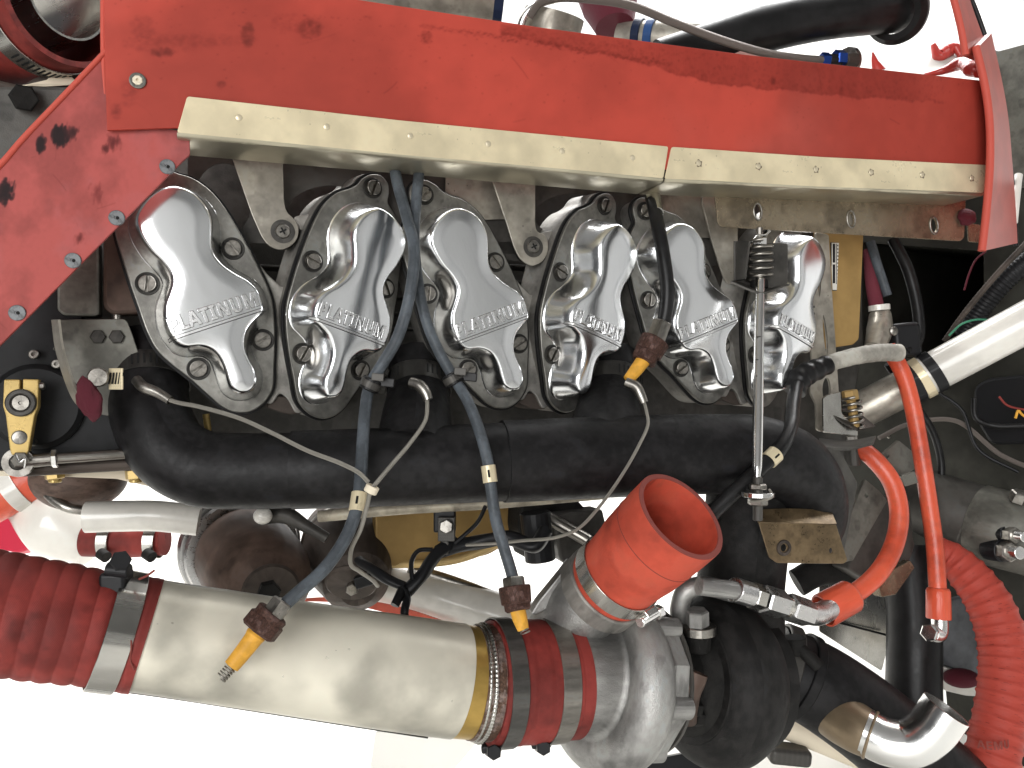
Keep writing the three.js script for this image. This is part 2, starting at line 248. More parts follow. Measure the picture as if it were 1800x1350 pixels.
// ---------------------------------------------------------------- rocker covers
const font = await new FontLoader().loadAsync('fonts/droid/droid_sans_bold.typeface.json');
const mm = (list) => list.map(([x, y]) => new V2(x / 1000, y / 1000));
const FOOT = mm([[-30.3, 70], [-30.6, 57], [-27.3, 42.5], [-22.5, 31], [-21.4, 23], [-26, 15.6], [-32.2, 7.7], [-36, -1], [-38.4, -13.3], [-37.3, -24.5], [-33.3, -34], [-25.5, -40], [-15.9, -42.8], [-10.6, -48.1], [-9.6, -57], [-10.4, -67], [-9.8, -77.5], [-4.6, -85.4], [3.7, -89.4], [12, -90], [19.8, -86], [24.9, -78], [26.6, -67.2], [25.4, -56.6], [26.2, -48], [30.8, -40.3], [38, -35.8], [45.4, -32], [50, -25], [52, -14.7], [51.2, -4.7], [46.6, 5.2], [38, 15.3], [32.5, 23.7], [30.6, 31.4], [32.5, 39.2], [36.4, 48.9], [38.5, 59.3], [37, 71.5], [32.2, 82], [24.4, 90], [14, 95], [2, 95.3], [-9, 92], [-19, 86], [-26.5, 78.7]]);
const FLANGE = mm([[-41, 66.8], [-42.4, 52.4], [-44.2, 30], [-45.3, 8.3], [-46, -10.4], [-44.3, -26.2], [-38.3, -41], [-29, -57.5], [-19.5, -77.4], [-14.2, -87.3], [-6.7, -95.4], [5.2, -100], [18.6, -97], [29.5, -88], [37.5, -70], [45, -52.2], [52.8, -28.6], [55.9, -12], [55.2, 8.2], [52.4, 34.1], [50.1, 48.8], [46, 69], [40.5, 84], [31, 97], [21, 104], [14.5, 110], [10.5, 117], [3.3, 123.5], [-6, 125.5], [-14, 121], [-17.2, 113], [-17.8, 104], [-24, 98], [-32.4, 90], [-38.5, 79]]);
const SCREWS = [[40.5, 33.2], [-32, 25.8], [36.3, -46.6], [-20, -52], [-4, 111.5]];
const DOME_H = 0.0295;
function domeGeometry(loop, wide) {                          // wide: the left-hand walls lean out more
  const pts = smoothLoop(loop, 360), res = 0.00105;
  let x0 = 1, x1 = -1, y0 = 1, y1 = -1; for (const p of pts) { x0 = Math.min(x0, p.x); x1 = Math.max(x1, p.x); y0 = Math.min(y0, p.y); y1 = Math.max(y1, p.y); }
  x0 -= 0.003; y0 -= 0.003; const nx = Math.ceil((x1 + 0.003 - x0) / res), ny = Math.ceil((y1 + 0.003 - y0) / res), D = new Float32Array((nx + 1) * (ny + 1));
  for (let j = 0; j <= ny; j++) for (let i = 0; i <= nx; i++) {
    const px = x0 + i * res, py = y0 + j * res; let best = 1, inside = false;
    for (let k = 0, l = pts.length - 1; k < pts.length; l = k++) {
      const a = pts[l], b = pts[k], ex = b.x - a.x, ey = b.y - a.y, t = clamp(((px - a.x) * ex + (py - a.y) * ey) / (ex * ex + ey * ey)), dx = px - a.x - t * ex, dy = py - a.y - t * ey, q = dx * dx + dy * dy;
      if (q < best) best = q;
      if ((a.y > py) !== (b.y > py) && px < (ex) * (py - a.y) / ey + a.x) inside = !inside;
    }
    D[j * (nx + 1) + i] = (inside ? 1 : -1) * Math.sqrt(best);
  }
  const B = D.slice(); for (let it = 0; it < 5; it++) { const s = B.slice(); for (let j = 1; j < ny; j++) for (let i = 1; i < nx; i++) { const k = j * (nx + 1) + i; B[k] = (s[k] * 4 + s[k - 1] + s[k + 1] + s[k - nx - 1] + s[k + nx + 1]) / 8; } }
  const prof = (d, W, b) => {                                       // foot fillet, steep wall, rounded shoulder
    if (d < 0) return d * 0.5; const t = clamp(d / W), a = 0.20, all = 1 - a / 2 - b / 2;   // foot fillet, straight wall, rounded shoulder
    return DOME_H * (t < a ? t * t / (2 * a) : t < 1 - b ? t - a / 2 : all - (1 - t) ** 2 / (2 * b)) / all;
  };
  const g = grid(ny, nx, (a, b, j, i) => { const d = B[j * (nx + 1) + i], x = x0 + i * res, y = y0 + j * res; const at_ = (a2, b2) => B[Math.min(ny, Math.max(0, b2)) * (nx + 1) + Math.min(nx, Math.max(0, a2))], gx = at_(i + 3, j) - at_(i - 3, j), gy = at_(i, j + 3) - at_(i, j - 3), left = gx / (Math.hypot(gx, gy) + 1e-6), sl = step(0.0, 0.9, left), W = wide ? 0.0096 + 0.0036 * sl : 0.0086 + 0.0016 * sl; const z = prof(d, W, wide ? 0.36 + 0.12 * sl : 0.40) + (d > 0 ? 0.0020 * step(0, 0.021, d) * (1 - ((x - 0.006) / 0.05) ** 2) : 0); return { p: new V3(x, y, z), u: x, v: y }; });
  const idx = g.index.array, keep = []; for (let k = 0; k < idx.length; k += 3) { if (Math.max(B[idx[k]], B[idx[k + 1]], B[idx[k + 2]]) > -0.0015) keep.push(idx[k], idx[k + 2], idx[k + 1]); }
  g.setIndex(keep); g.computeVertexNormals();
  const P = g.attributes.position; g.heightAt = (x, y) => { const fx = clamp((x - x0) / res, 0, nx - 1.01), fy = clamp((y - y0) / res, 0, ny - 1.01), i = Math.floor(fx), j = Math.floor(fy), a = fx - i, b = fy - j, z = (ii, jj) => P.getZ(jj * (nx + 1) + ii); return (z(i, j) * (1 - a) + z(i + 1, j) * a) * (1 - b) + (z(i, j + 1) * (1 - a) + z(i + 1, j + 1) * a) * b; };
  return g;
}
const mirror = (list) => list.map((p) => new V2(-p.x, p.y)).reverse();
const HOME = new Frame(new V3(), new V3(1, 0, 0), new V3(0, 0, 1));
const slotHead = (() => {                                     // slotted screw head, lying in the plane z = 0, 14 mm across
  const r = 0.0066, half = new THREE.Shape(); half.absarc(0, 0, r, 0.17, PI - 0.17, false); half.closePath();
  const a = new THREE.ExtrudeGeometry(half, { depth: 0.0026, bevelEnabled: true, bevelSize: 0.0005, bevelThickness: 0.0006, bevelOffset: -0.0005, bevelSegments: 2, curveSegments: 20 });
  const b = a.clone(); b.rotateZ(PI); const base = turned([[0, -0.004], [r, -0.004], [r, -0.0004], [0, -0.0004]], new V3(0, 0, 0), new V3(0, 0, 1), 28); return merge([a, b, base]);
})();
const ringSeat = turned([[0.0068, 0], [0.0094, 0], [0.0094, 0.0010], [0.0088, 0.0014], [0.0068, 0.0010], [0.0068, 0]], new V3(), new V3(0, 0, 1), 32);
function coverShapes(flip) {
  const turn = (l, q) => l.map((p) => p.clone().rotateAround(new V2(0, 0.005), q)), foot = flip ? turn(mirror(FOOT), -0.13) : FOOT, fl = flip ? turn(mirror(FLANGE), -0.04) : FLANGE, s = flip ? -1 : 1;
  const outer = smoothLoop(fl, 220);
  const lip = outer.map((p, i) => { const a = outer[(i + 1) % 220], b = outer[(i + 219) % 220], t = a.clone().sub(b).normalize(); return p.clone().add(new V2(-t.y, t.x).multiplyScalar(-0.0022)); });
  return {
    dome: domeGeometry(foot, flip), flange: slab(HOME, outer, -0.0045, 0, { bevel: 0.0011, seg: 3 }), gasket: slab(HOME, lip, -0.0075, -0.0046, { bevel: 0.0004 }),
    screws: SCREWS.map(([x, y]) => [x * s / 1000, y / 1000]), s,
  };
}
const SH = [coverShapes(false), coverShapes(true)];
const word = (() => { const g = new TextGeometry('PLATINUM', { font, size: 0.0155, depth: 0.0020, curveSegments: 5, bevelEnabled: true, bevelThickness: 0.0005, bevelSize: 0.00035, bevelSegments: 2 }); g.computeBoundingBox(); const b = g.boundingBox.clone(), w = b.max.x - b.min.x; g.userData.box = b; g.translate(-b.min.x - w / 2, -b.min.y, -0.0006); g.scale(0.0705 / w, 0.0122 / (b.max.y - b.min.y), 1); return g; })();
const wordGrime = (() => { const g = new TextGeometry('PLATINUM', { font, size: 0.0155, depth: 0.0010, curveSegments: 4, bevelEnabled: true, bevelThickness: 0.0002, bevelSize: 0.00075, bevelSegments: 1 }); g.computeBoundingBox(); const b = word.userData.box, w = b.max.x - b.min.x; g.translate(-b.min.x - w / 2, -b.min.y, -0.0008); g.scale(0.0705 / w, 0.0122 / (b.max.y - b.min.y), 1); return g; })();
function makeCover(k) {
  const s = SH[k], t = new THREE.Group();
  const add = (name, g, m, p, q) => { const o = new THREE.Mesh(g, m); o.name = name; o.castShadow = o.receiveShadow = true; if (p) o.position.copy(p); if (q) o.rotation.z = q; (t).add(o); return o; };
  add('gasket', s.gasket, M.rubber); add('flange', s.flange, M.flange); const dome = add('dome', s.dome, M.polished);
  const x = 0.0066 * s.s;
  // both lie on the curved face: each point is lifted by the height of the dome under it
  const drape = (g, y0) => { const h = g.clone(), P = h.attributes.position; for (let i = 0; i < P.count; i++) { let X = P.getX(i) * (k ? 0.88 : 1) + x, Y = P.getY(i) + y0; if (k) { const c = Math.cos(-0.15), n = Math.sin(-0.15), a = X, b = Y - 0.005; X = a * c - b * n; Y = 0.005 + a * n + b * c; } P.setXYZ(i, X, Y, P.getZ(i) + s.dome.heightAt(X, Y)); } h.computeVertexNormals(); return h; };
  const w = new THREE.Mesh(drape(word, -0.0205), M.letter); w.name = 'lettering'; dome.add(w);
  const wg = new THREE.Mesh(drape(wordGrime, -0.0205), M.grime); wg.name = 'letter_grime'; dome.add(wg);
  const bg = new THREE.Mesh(drape(new THREE.BoxGeometry(0.0795, 0.0030, 0.0010, 60, 2, 1).translate(0, 0, -0.0002), -0.0240), M.grime); bg.name = 'bar_grime'; dome.add(bg);
  const bar = new THREE.Mesh(drape(new THREE.BoxGeometry(0.079, 0.0018, 0.0022, 60, 2, 1), -0.0240), M.letter); bar.name = 'raised_bar'; dome.add(bar);
  s.screws.forEach(([px, py], i) => { const o = add('screw', slotHead, M.steel, new V3(px, py, 0.001), [1.9, 1.1, 0.2, 0.25, 0.35][i] + (k ? 1.0 : 0)); const r = new THREE.Mesh(ringSeat, M.bandDark); r.name = 'seat_ring'; r.position.set(0, 0, -0.0012); o.add(r); });
  return t;
}
const PROTO = [makeCover(0), makeCover(1)];
function placeCover(k, u, v, w, roll, yaw, label, first) {
  const t = first ? PROTO[k] : PROTO[k].clone(); t.name = numbered('rocker_cover');
  t.userData = { label, category: 'rocker cover', group: 'polished rocker covers in a row along the engine' };
  const q = new THREE.Matrix4().makeBasis(E.u, E.v, E.n).multiply(new THREE.Matrix4().makeRotationZ(roll)).multiply(new THREE.Matrix4().makeRotationY(yaw));
  t.quaternion.setFromRotationMatrix(q); t.position.copy(E.pt(u, v, w)); scene.add(t); return t;
}
const ROLL = 20.5 * PI / 180;
placeCover(0, -0.2767, 0.0683, 0, ROLL, 0, 'large polished rocker cover at the far left, its top tucked under the red flap', true);
placeCover(0, -0.0434, 0.0694, 0, ROLL, 0, 'polished rocker cover right of the two thick grey ignition leads, third from the left');
placeCover(0, 0.1868, 0.0722, 0, ROLL, 0, 'polished rocker cover crossed by the black ignition lead with yellow tip, fifth from left');
const MR = -8.8 * PI / 180, MY = 16.8 * PI / 180;
placeCover(1, -0.1525, 0.0668, -0.006, MR, MY, 'polished rocker cover just left of the two thick grey leads, second from left', true);
placeCover(1, 0.0808, 0.0692, -0.006, MR, MY, 'polished rocker cover between the second grey bracket and the black lead, fourth from left');
placeCover(1, 0.3150, 0.0720, -0.006, MR, MY, 'small polished rocker cover at the far right, behind the vertical steel rod');
// ---------------------------------------------------------------- red baffle, flap, tan strips, seal
const FLAP = new Frame(T.o.clone().addScaledVector(T.n, -0.006), T.u, T.n);
// where a place on a flat sheet lies on its print; the print spans the sheet's own box
function printer(frame, x0, y0, x1, y1, W, H) { const a = frame.hit(x0, y0), b = frame.hit(x1, y0), c = frame.hit(x0, y1), d = frame.hit(x1, y1); return (px, py) => { const h = frame.hit(px, py), u = (h.x - a.x) / (b.x - a.x), top = a.y + (b.y - a.y) * u, bot = c.y + (d.y - c.y) * u; return [u * W, (1 - (h.y - bot) / (top - bot)) * H]; }; }
// uneven dull rubber: cloudy tone, fine specks, thin scratches
function worn(x, W, H, k) {
  const im = x.createImageData(W, H), f = fbm(60 + k, 5, 6), g = fbm(90 + k, 40, 3);
  for (let j = 0; j < H; j++) for (let i = 0; i < W; i++) { const a = f(i / W, j / W), c = g(i / W * 1.7, j / W * 1.7), t = clamp(0.86 + 0.14 * step(0.35, 0.6, a) + (c - 0.5) * 0.07), q = (j * W + i) * 4, d = step(0.5, 0.72, f(j / W, i / W)); im.data[q] = t * 255; im.data[q + 1] = Math.min(255, t * (0.97 + 0.10 * d) * 255); im.data[q + 2] = Math.min(255, t * (0.95 + 0.14 * d) * 255); im.data[q + 3] = 255; }
  x.putImageData(im, 0, 0);
  for (let i = 0; i < 46; i++) { x.globalAlpha = 0.10 + 0.22 * rnd(); x.strokeStyle = rnd() < 0.5 ? '#5a3a36' : '#ffffff'; x.lineWidth = 0.5 + rnd() * 0.9; const a = rnd() * W, b = rnd() * H, q = rnd() * 6.3, l = 8 + rnd() * 50; x.beginPath(); x.moveTo(a, b); x.quadraticCurveTo(a + Math.cos(q) * l * 0.5 + rnd() * 6, b + Math.sin(q) * l * 0.5, a + Math.cos(q) * l, b + Math.sin(q) * l); x.stroke(); }
  x.globalAlpha = 1;
}
const soft = (c, px) => { const d = document.createElement('canvas'); d.width = c.width; d.height = c.height; const y = d.getContext('2d'); y.filter = 'blur(' + px + 'px)'; y.drawImage(c, 0, 0); return d; };
const tBaffle = (() => {                                      // print of grime, rubbed marks and oil edges, where the photograph shows them; 2 px of it per photo pixel / 2
  const W = 1600, H = 360, c = document.createElement('canvas'); c.width = W; c.height = H; const x = c.getContext('2d');
  worn(x, W, H, 3);
  const blot = ([px, py], rx, ry, col, n, a) => { for (let i = 0; i < n; i++) { const q = rnd() * 2 * PI, r = Math.sqrt(rnd()); x.globalAlpha = 0.75 * a * (0.4 + 0.6 * rnd()); x.fillStyle = col; x.beginPath(); x.ellipse(px + Math.cos(q) * r * rx, py + Math.sin(q) * r * ry, 1 + rnd() * 5, 1 + rnd() * 4, rnd() * 3, 0, 7); x.fill(); } };
  const A = printer(T, 170, -30, 1770, 350, W, H);
  blot(A(250, 50), 14, 20, '#9a8a88', 90, 0.13); blot(A(300, 75), 60, 16, '#a08e8a', 260, 0.12); blot(A(360, 70), 70, 10, '#a08e8a', 180, 0.12); blot(A(285, 92), 14, 6, '#7c6a66', 60, 0.18);
  blot(A(436, 60), 7, 22, '#7d706c', 110, 0.16); blot(A(545, 50), 16, 18, '#7a6864', 130, 0.15); blot(A(515, 40), 30, 16, '#957f7a', 90, 0.12); blot(A(750, 66), 7, 12, '#8d7772', 50, 0.15);
  blot(A(389, 150), 5, 4, '#8a7370', 20, 0.2); blot(A(225, 165), 10, 22, '#8d7874', 70, 0.12); blot(A(205, 195), 5, 14, '#8d7874', 50, 0.14);
  // the long dried tide line below the upper edge, and the darker stained strip above it that runs in drips to the right
  for (let px = 640; px < 1180; px += 0.8) { const grow = step(600, 1000, px), n = nB(px / 260, 0.31), py = 31 + (px - 660) * 0.163 + 7 * (nA(px / 200, 0.6) - 0.5) + (rnd() + rnd() - 1) * (4 + 5 * grow); if (n < 0.52 - 0.14 * grow) continue; x.globalAlpha = (0.06 + 0.22 * rnd()) * (0.5 + 0.5 * grow); x.fillStyle = '#6d4f48'; x.beginPath(); x.ellipse(...A(px, py), 0.9 + rnd() * 2.2, 0.6 + rnd() * 1.3, 0, 0, 7); x.fill(); }
  for (let px = 880; px < 1660; px += 1.2) {                 // dried oil along the upper edge, with drips on its lower rim
    const top = 92 + (px - 1310) * 0.107, low = (px < 1128 ? 66 + (px - 900) * 0.2 : 114 + (px - 1128) * 0.30 * (px < 1239 ? 1 : 111 / (px - 1128)) + Math.max(0, px - 1239) * 0.07) + 14 * (nB(px / 160, 0.12) - 0.5) + 20 * step(0.60, 0.72, nB(px / 90, 0.71));
    const p = A(px, top - 5), q = A(px, low); x.globalAlpha = (0.10 + 0.16 * step(1080, 1240, px)) * (1 - step(1570, 1660, px)) * (0.7 + 0.6 * nC(px / 400, 0.2)); x.fillStyle = '#75504a'; x.fillRect(p[0], p[1], 1.7, q[1] - p[1]);
    for (let k = 0; k < 3; k++) { x.globalAlpha = 0.12 * rnd(); x.beginPath(); x.ellipse(p[0], p[1] + (q[1] - p[1]) * (1 - rnd() ** 2 * 0.8), 1 + rnd() * 3, 1 + rnd() * 3, 0, 0, 7); x.fill(); }
  }
  for (let i = 0; i < 420; i++) { const px = 200 + rnd() * 1500; x.globalAlpha = 0.10 + 0.18 * rnd(); x.fillStyle = '#63443e'; x.beginPath(); x.ellipse(...A(px, -10 + (px - 200) * 0.1 + rnd() ** 2 * 150), 0.6 + rnd() * 1.6, 0.5 + rnd() * 1.3, 0, 0, 7); x.fill(); }
  blot(A(1360, 140), 3, 6, '#6b4a44', 20, 0.2); blot(A(1480, 150), 3, 14, '#7a5650', 30, 0.15);
  x.globalAlpha = 1; const t = new THREE.CanvasTexture(soft(c, 0.9)); t.colorSpace = THREE.SRGBColorSpace; t.magFilter = THREE.LinearFilter; return t;
})();
const tFlap = (() => {
  const c = document.createElement('canvas'); c.width = 512; c.height = 640; const x = c.getContext('2d'); worn(x, 512, 640, 4);
  const A = printer(FLAP, -40, 80, 340, 650, 512, 640);
  const smear = (px, py, rx, ry, col, n, a) => { for (let i = 0; i < n; i++) { const g = () => (rnd() + rnd() + rnd() - 1.5) / 1.5; x.globalAlpha = a * rnd(); x.fillStyle = col; x.beginPath(); x.ellipse(...A(px + g() * rx, py + g() * ry), 1.5 + rnd() * 3.5, 3 + rnd() * 7, 0.25, 0, 7); x.fill(); } };
  smear(105, 240, 17, 20, '#2a2730', 230, 0.75); smear(72, 256, 9, 17, '#2f2b33', 110, 0.65); smear(125, 234, 16, 14, '#4b4147', 70, 0.4); smear(10, 338, 20, 26, '#2b2932', 150, 0.65); smear(200, 250, 18, 18, '#8a6c6c', 90, 0.3); smear(186, 262, 8, 6, '#7a5e5e', 40, 0.3); smear(170, 345, 16, 30, '#a07f7e', 60, 0.25); smear(140, 425, 14, 10, '#927270', 40, 0.25);
  x.globalAlpha = 1; const t = new THREE.CanvasTexture(soft(c, 1.0)); t.colorSpace = THREE.SRGBColorSpace; t.magFilter = THREE.LinearFilter; return t;
})();
// lays a print on the sheet: u, v run over the sheet's own box
function ownBox(g, frame, px0, py0, px1, py1) { const a = frame.hit(px0, py0), b = frame.hit(px1, py0), c = frame.hit(px0, py1), P = g.attributes.position, uv = []; const iu = 1 / (b.x - a.x), tl = a.y, tr = b.y, bl = c.y, br = frame.hit(px1, py1).y; for (let i = 0; i < P.count; i++) { const q = new V3(P.getX(i), P.getY(i), P.getZ(i)).sub(frame.o), u = (q.dot(frame.u) - a.x) * iu, top = tl + (tr - tl) * u, bot = bl + (br - bl) * u; uv.push(u, (q.dot(frame.v) - bot) / (top - bot)); } g.setAttribute('uv', new THREE.Float32BufferAttribute(uv, 2)); return g; }
const redBaffleMat = mat(lin(0.44, 0.062, 0.043), 0.58, 0, { map: tBaffle, bumpMap: null }), redFlapMat = mat(lin(0.39, 0.085, 0.078), 0.6, 0, { map: tFlap });
const redPlain = mat(lin(0.50, 0.085, 0.06), 0.55);
{
  const t = thing('red_baffle', 'long red silicone baffle sheet across the top, stained along its upper edge', 'engine baffle', T.p3(900, 180));
  const px = [[182, -60], [184, 100], [188, 229], [311, 224.5], [330, 236], [900, 283], [1736, 326], [1743, 250], [1740, 165], [1722, 141], [1310, 96], [950, 48], [620, -2], [300, -48]];
  const g = plate(T, px, -0.0035, -0.0006, { r: 0.001, bevel: 0.0004 }); ownBox(g, T, 170, -30, 1770, 350); part('sheet', g, redBaffleMat, t);
  part('rolled_edge', sweep([[182, -70, 0.590, 0.0021], [181.5, 0, 0.588, 0.0021], [182, 90, 0.588, 0.0021], [185, 170, 0.589, 0.0019], [188.5, 229, 0.590, 0.0015]], { n: 40, m: 10 }), redPlain, t);
  const c = T.p3(242, 142, 0), n = c.clone().addScaledVector(T.n, 0.003);
  part('washer', turned([[0.0018, 0], [0.0058, 0], [0.0058, 0.0008], [0.005, 0.0012], [0.0018, 0.0010], [0.0018, 0]], c, n), M.channel, t);
  const b = part('bolt', turned([[0, 0], [0.0036, 0], [0.0036, 0.0016], [0.003, 0.002], [0.0012, 0.002], [0.0012, 0.0008], [0, 0.0008]], c, n, 8), M.cream, t);
}
{
  const F = FLAP;
  const t = thing('red_flap', 'red rubber flap slanting down at the far left with four grey rivets and black smudges', 'engine baffle', F.p3(160, 350));
  const g = plate(F, [[183, 93], [215, 150], [332, 215], [334, 272], [322, 282], [0, 607], [-60, 668], [-60, 345], [0, 290], [90, 192]], -0.0035, 0, { r: 0.002, bevel: 0.0004 }); ownBox(g, F, -40, 80, 340, 650); part('sheet', g, redFlapMat, t);
  part('rolled_edge', sweep([[186, 90, 0.590, 0.0020], [95, 186, 0.572, 0.0020], [40, 244, 0.562, 0.0021], [0, 290, 0.555, 0.0022], [-60, 345, 0.546, 0.0022]].map(([x, y, d, r]) => [x, y, 0, r]), { n: 40, m: 10, pts: [[186, 90], [95, 186], [40, 244], [0, 290], [-60, 345]].map(([x, y]) => F.p3(x, y, 0)) }), redPlain, t);
  const rv = turned([[0, 0], [0.0016, 0], [0.0016, 0.0006], [0.0052, 0.0006], [0.0056, 0.0003], [0.0056, -0.002], [0, -0.002]].reverse(), new V3(), new V3(0, 0, 1), 28), pin = turned([[0, 0], [0.0013, 0], [0.0011, 0.0007], [0, 0.0007]], new V3(), new V3(0, 0, 1), 12);
  const mR = mat(lin(0.16, 0.17, 0.185), 0.5, 0.3, { map: rep(tSoot, 0.02) });
  for (const [x, y] of [[294, 293], [205, 383], [128, 458], [30, 550]]) { const o = put('rivet', rv, mR, t, F.matrix().setPosition(F.p3(x, y, 0.0006))); const h = new THREE.Mesh(pin, M.blackGap); h.name = 'rivet_hole'; h.position.set(0.0007, 0, 0.0002); o.add(h); }
}
const rivetHead = turned([[0, 0.0013], [0.0013, 0.00115], [0.0023, 0.0006], [0.0027, 0]].reverse(), new V3(), new V3(0, 0, 1), 20);
const rivetGrime = slab(HOME, smoothLoop(oval(0, 0, 1, 1, 0, 14).map(([a, b], i) => new V2(a, b).multiplyScalar(0.0034 + 0.0007 * Math.sin(i * 2.3))), 40), 0, 0.00012, { bevel: 0 });
function angleStrip(label, top, low, rivets) {               // an angle of sheet: riveted face, bend, and a shelf that runs back
  const t = thing('angle_strip', label, 'metal strip', T.p3((top[0][0] + top.at(-1)[0]) / 2, 250), 'riveted tan strips below the red baffle');
  const face = [...top, ...low.slice().reverse()];
  const g = plate(T, face, 0, 0.0016, { r: 0.0022, bevel: 0.0003 });
  const a = T.hit(low[0][0], low[0][1], 0.0016), b = T.hit(low.at(-1)[0], low.at(-1)[1], 0.0016), R = 0.0032, depth = 0.048;
  const line = (s, z, y) => T.pt(a.x + (b.x - a.x) * s, a.y + (b.y - a.y) * s + y, z);
  const L = a.distanceTo(b), prof = []; for (let k = 0; k <= 8; k++) { const q = k / 8 * PI / 2; prof.push([0.0016 - R + R * Math.cos(q), -R * Math.sin(q)]); } prof.push([-depth, -R]); prof.push([-depth, -R + 0.0016]); for (let k = 8; k >= 0; k--) { const q = k / 8 * PI / 2, r = R - 0.0016; prof.push([0.0016 - R + r * Math.cos(q), -r * Math.sin(q)]); }
  const lens = [0]; for (let i = 1; i < prof.length; i++) lens.push(lens[i - 1] + Math.hypot(prof[i][0] - prof[i - 1][0], prof[i][1] - prof[i - 1][1]));
  const shelf = toCreasedNormals(grid(prof.length - 1, 24, (i, s, k) => ({ p: line(s, prof[k][0], prof[k][1]), u: s * L, v: lens[k] })), 0.6);
  part('face', g, M.tan, t); part('shelf', shelf, M.tanShaded, t);
  for (const [x, y] of rivets) { const r = put('rivet', rivetHead, M.rivet, t, T.matrix().setPosition(T.p3(x, y, 0.00165))); if (x > 1180) { const g = new THREE.Mesh(rivetGrime, M.slotTan); g.name = 'grime_ring'; g.position.set(0.0003, -0.0003, -0.0001); g.rotation.z = x; r.add(g); } }
}
angleStrip('left tan riveted metal strip under the red baffle, the longer one', [[329, 169], [700, 211], [1175, 257.5]], [[311, 233], [700, 271.5], [1166, 313.5]], [[420, 207], [574, 223], [721, 239], [858, 253], [988, 265.5], [1112, 277.5]]);
angleStrip('right tan riveted metal strip under the red baffle, ending at the red seal', [[1181, 258], [1440, 275.5], [1734, 290]], [[1169, 314], [1440, 328], [1729, 339]], [[1228, 286.5], [1333, 292], [1434, 297.5], [1531, 302.5], [1621, 307], [1708, 313]]);
{
  const t = thing('red_seal', 'narrow red rubber seal standing upright at the right end of the baffle', 'rubber seal', at(1750, 250, 0.86));
  const mS = mat(lin(0.40, 0.062, 0.042), 0.33, 0, { map: rep(tMottle, 0.12) });
  part('strip', ribbon([[1716, 82, 0.842], [1731, 150, 0.84], [1739, 210, 0.838], [1740, 290, 0.836], [1735, 370, 0.834], [1727, 441, 0.832]], [[1737, 60, 0.90], [1757, 150, 0.905], [1767, 210, 0.91], [1774, 290, 0.91], [1780, 370, 0.91], [1783, 428, 0.91]], 0.0065), mS, t);
  part('upper_strip', ribbon([[1668, -30, 0.842], [1682, 20, 0.842], [1692, 60, 0.842], [1698, 97, 0.842]], [[1690, -30, 0.90], [1706, 20, 0.90], [1724, 70, 0.90], [1738, 112, 0.90]], 0.006), mS, t);
  part('front_bead', sweep(V([[1715, 82, 0.838], [1731, 150, 0.836], [1739, 210, 0.834], [1740, 290, 0.832], [1734, 370, 0.830], [1726, 441, 0.828]], 0.0040), { n: 50, m: 10 }), redPlain, t);
  part('upper_bead', sweep(V([[1668, -30, 0.838], [1682, 20, 0.838], [1691, 60, 0.838], [1697, 97, 0.838]], 0.0036), { n: 30, m: 10 }), redPlain, t);
  lone('edge_moulding', sweep(V([[1690, -40, 0.93], [1716, 20, 0.925], [1742, 100, 0.925], [1762, 190, 0.925], [1774, 280, 0.925], [1783, 360, 0.925], [1786, 432, 0.925]], 0.0028), { n: 60, m: 8 }), M.rubber, 'thin black moulding along the rear edge of the upright red seal', 'edge trim');
}
// ---------------------------------------------------------------- the engine behind the covers
const outlineAt = (list, t, z0, z1, o) => { const g = slab(HOME, list, z0, z1, o); g.applyMatrix4(new THREE.Matrix4().compose(t.position, t.quaternion, new V3(1, 1, 1))); return g; };
{
  const t = thing('engine_block', 'dark cast engine block hidden behind the rocker covers', 'engine block', E.pt(0, -0.02, -0.1));
  part('crankcase', plate(E, [[-90, 150], [110, 150], [700, 235], [1500, 300], [1520, 600], [1480, 850], [1280, 868], [460, 862], [240, 850], [190, 800], [-90, 800]], -0.24, -0.115, { r: 0.01, bevel: 0.004 }), M.block, t);
  for (const [a, b] of [[690, 760], [1090, 1130], [440, 500], [880, 950]]) for (let k = 0; k < 7; k++) { const y = 470 + k * 27, p = E.p3(a - 30, y, -0.075), q = E.p3(b + 30, y + 2, -0.075), c = p.clone().lerp(q, 0.5); part('cooling_fin', boxAt(c, E.u, E.v, p.distanceTo(q), 0.0022, 0.03), M.block, t); }
}
const coverThings = scene.children.filter((o) => /^rocker_cover/.test(o.name));
const heads = [['first', 0, 3, 'cast cylinder head behind the two rocker covers at the left'], ['second', 1, 4, 'cast cylinder head behind the two middle rocker covers'], ['third', 2, 5, 'cast cylinder head behind the two rocker covers at the right']];
heads.forEach(([, a, b, label], k) => {
  const t = thing('cylinder_head', label, 'cylinder head', E.pt(-0.21 + k * 0.2333, 0.06, -0.03), 'cylinder heads of the engine');
  const sh = new V3().addScaledVector(E.u, k * 0.2333).addScaledVector(E.v, k * 0.0018);
  const web = plate(E, [[425, 425], [470, 482], [497, 507], [514, 470], [523, 430], [541, 412], [516, 396], [516, 380], [548, 376], [600, 360], [600, 705], [520, 728], [505, 700], [492, 690], [478, 712], [420, 690]], -0.030, -0.0085, { r: 0.004, bevel: 0.001 }).translate(sh.x, sh.y, sh.z);
  part('casting', web, M.cast, t);
  for (const [i, loop] of [[a, FLANGE], [b, mirror(FLANGE)]]) part('rocker_box', outlineAt(smoothLoop(loop, 120), coverThings[i], -0.042, -0.0077, { bevel: 0.001 }), M.cast, t);
  part('lower_boss', plate(E, [[468, 694], [528, 700], [532, 727], [505, 729], [470, 718]], -0.05, -0.012, { r: 0.003, bevel: 0.001 }).translate(sh.x, sh.y, sh.z), M.brownDark, t);
});
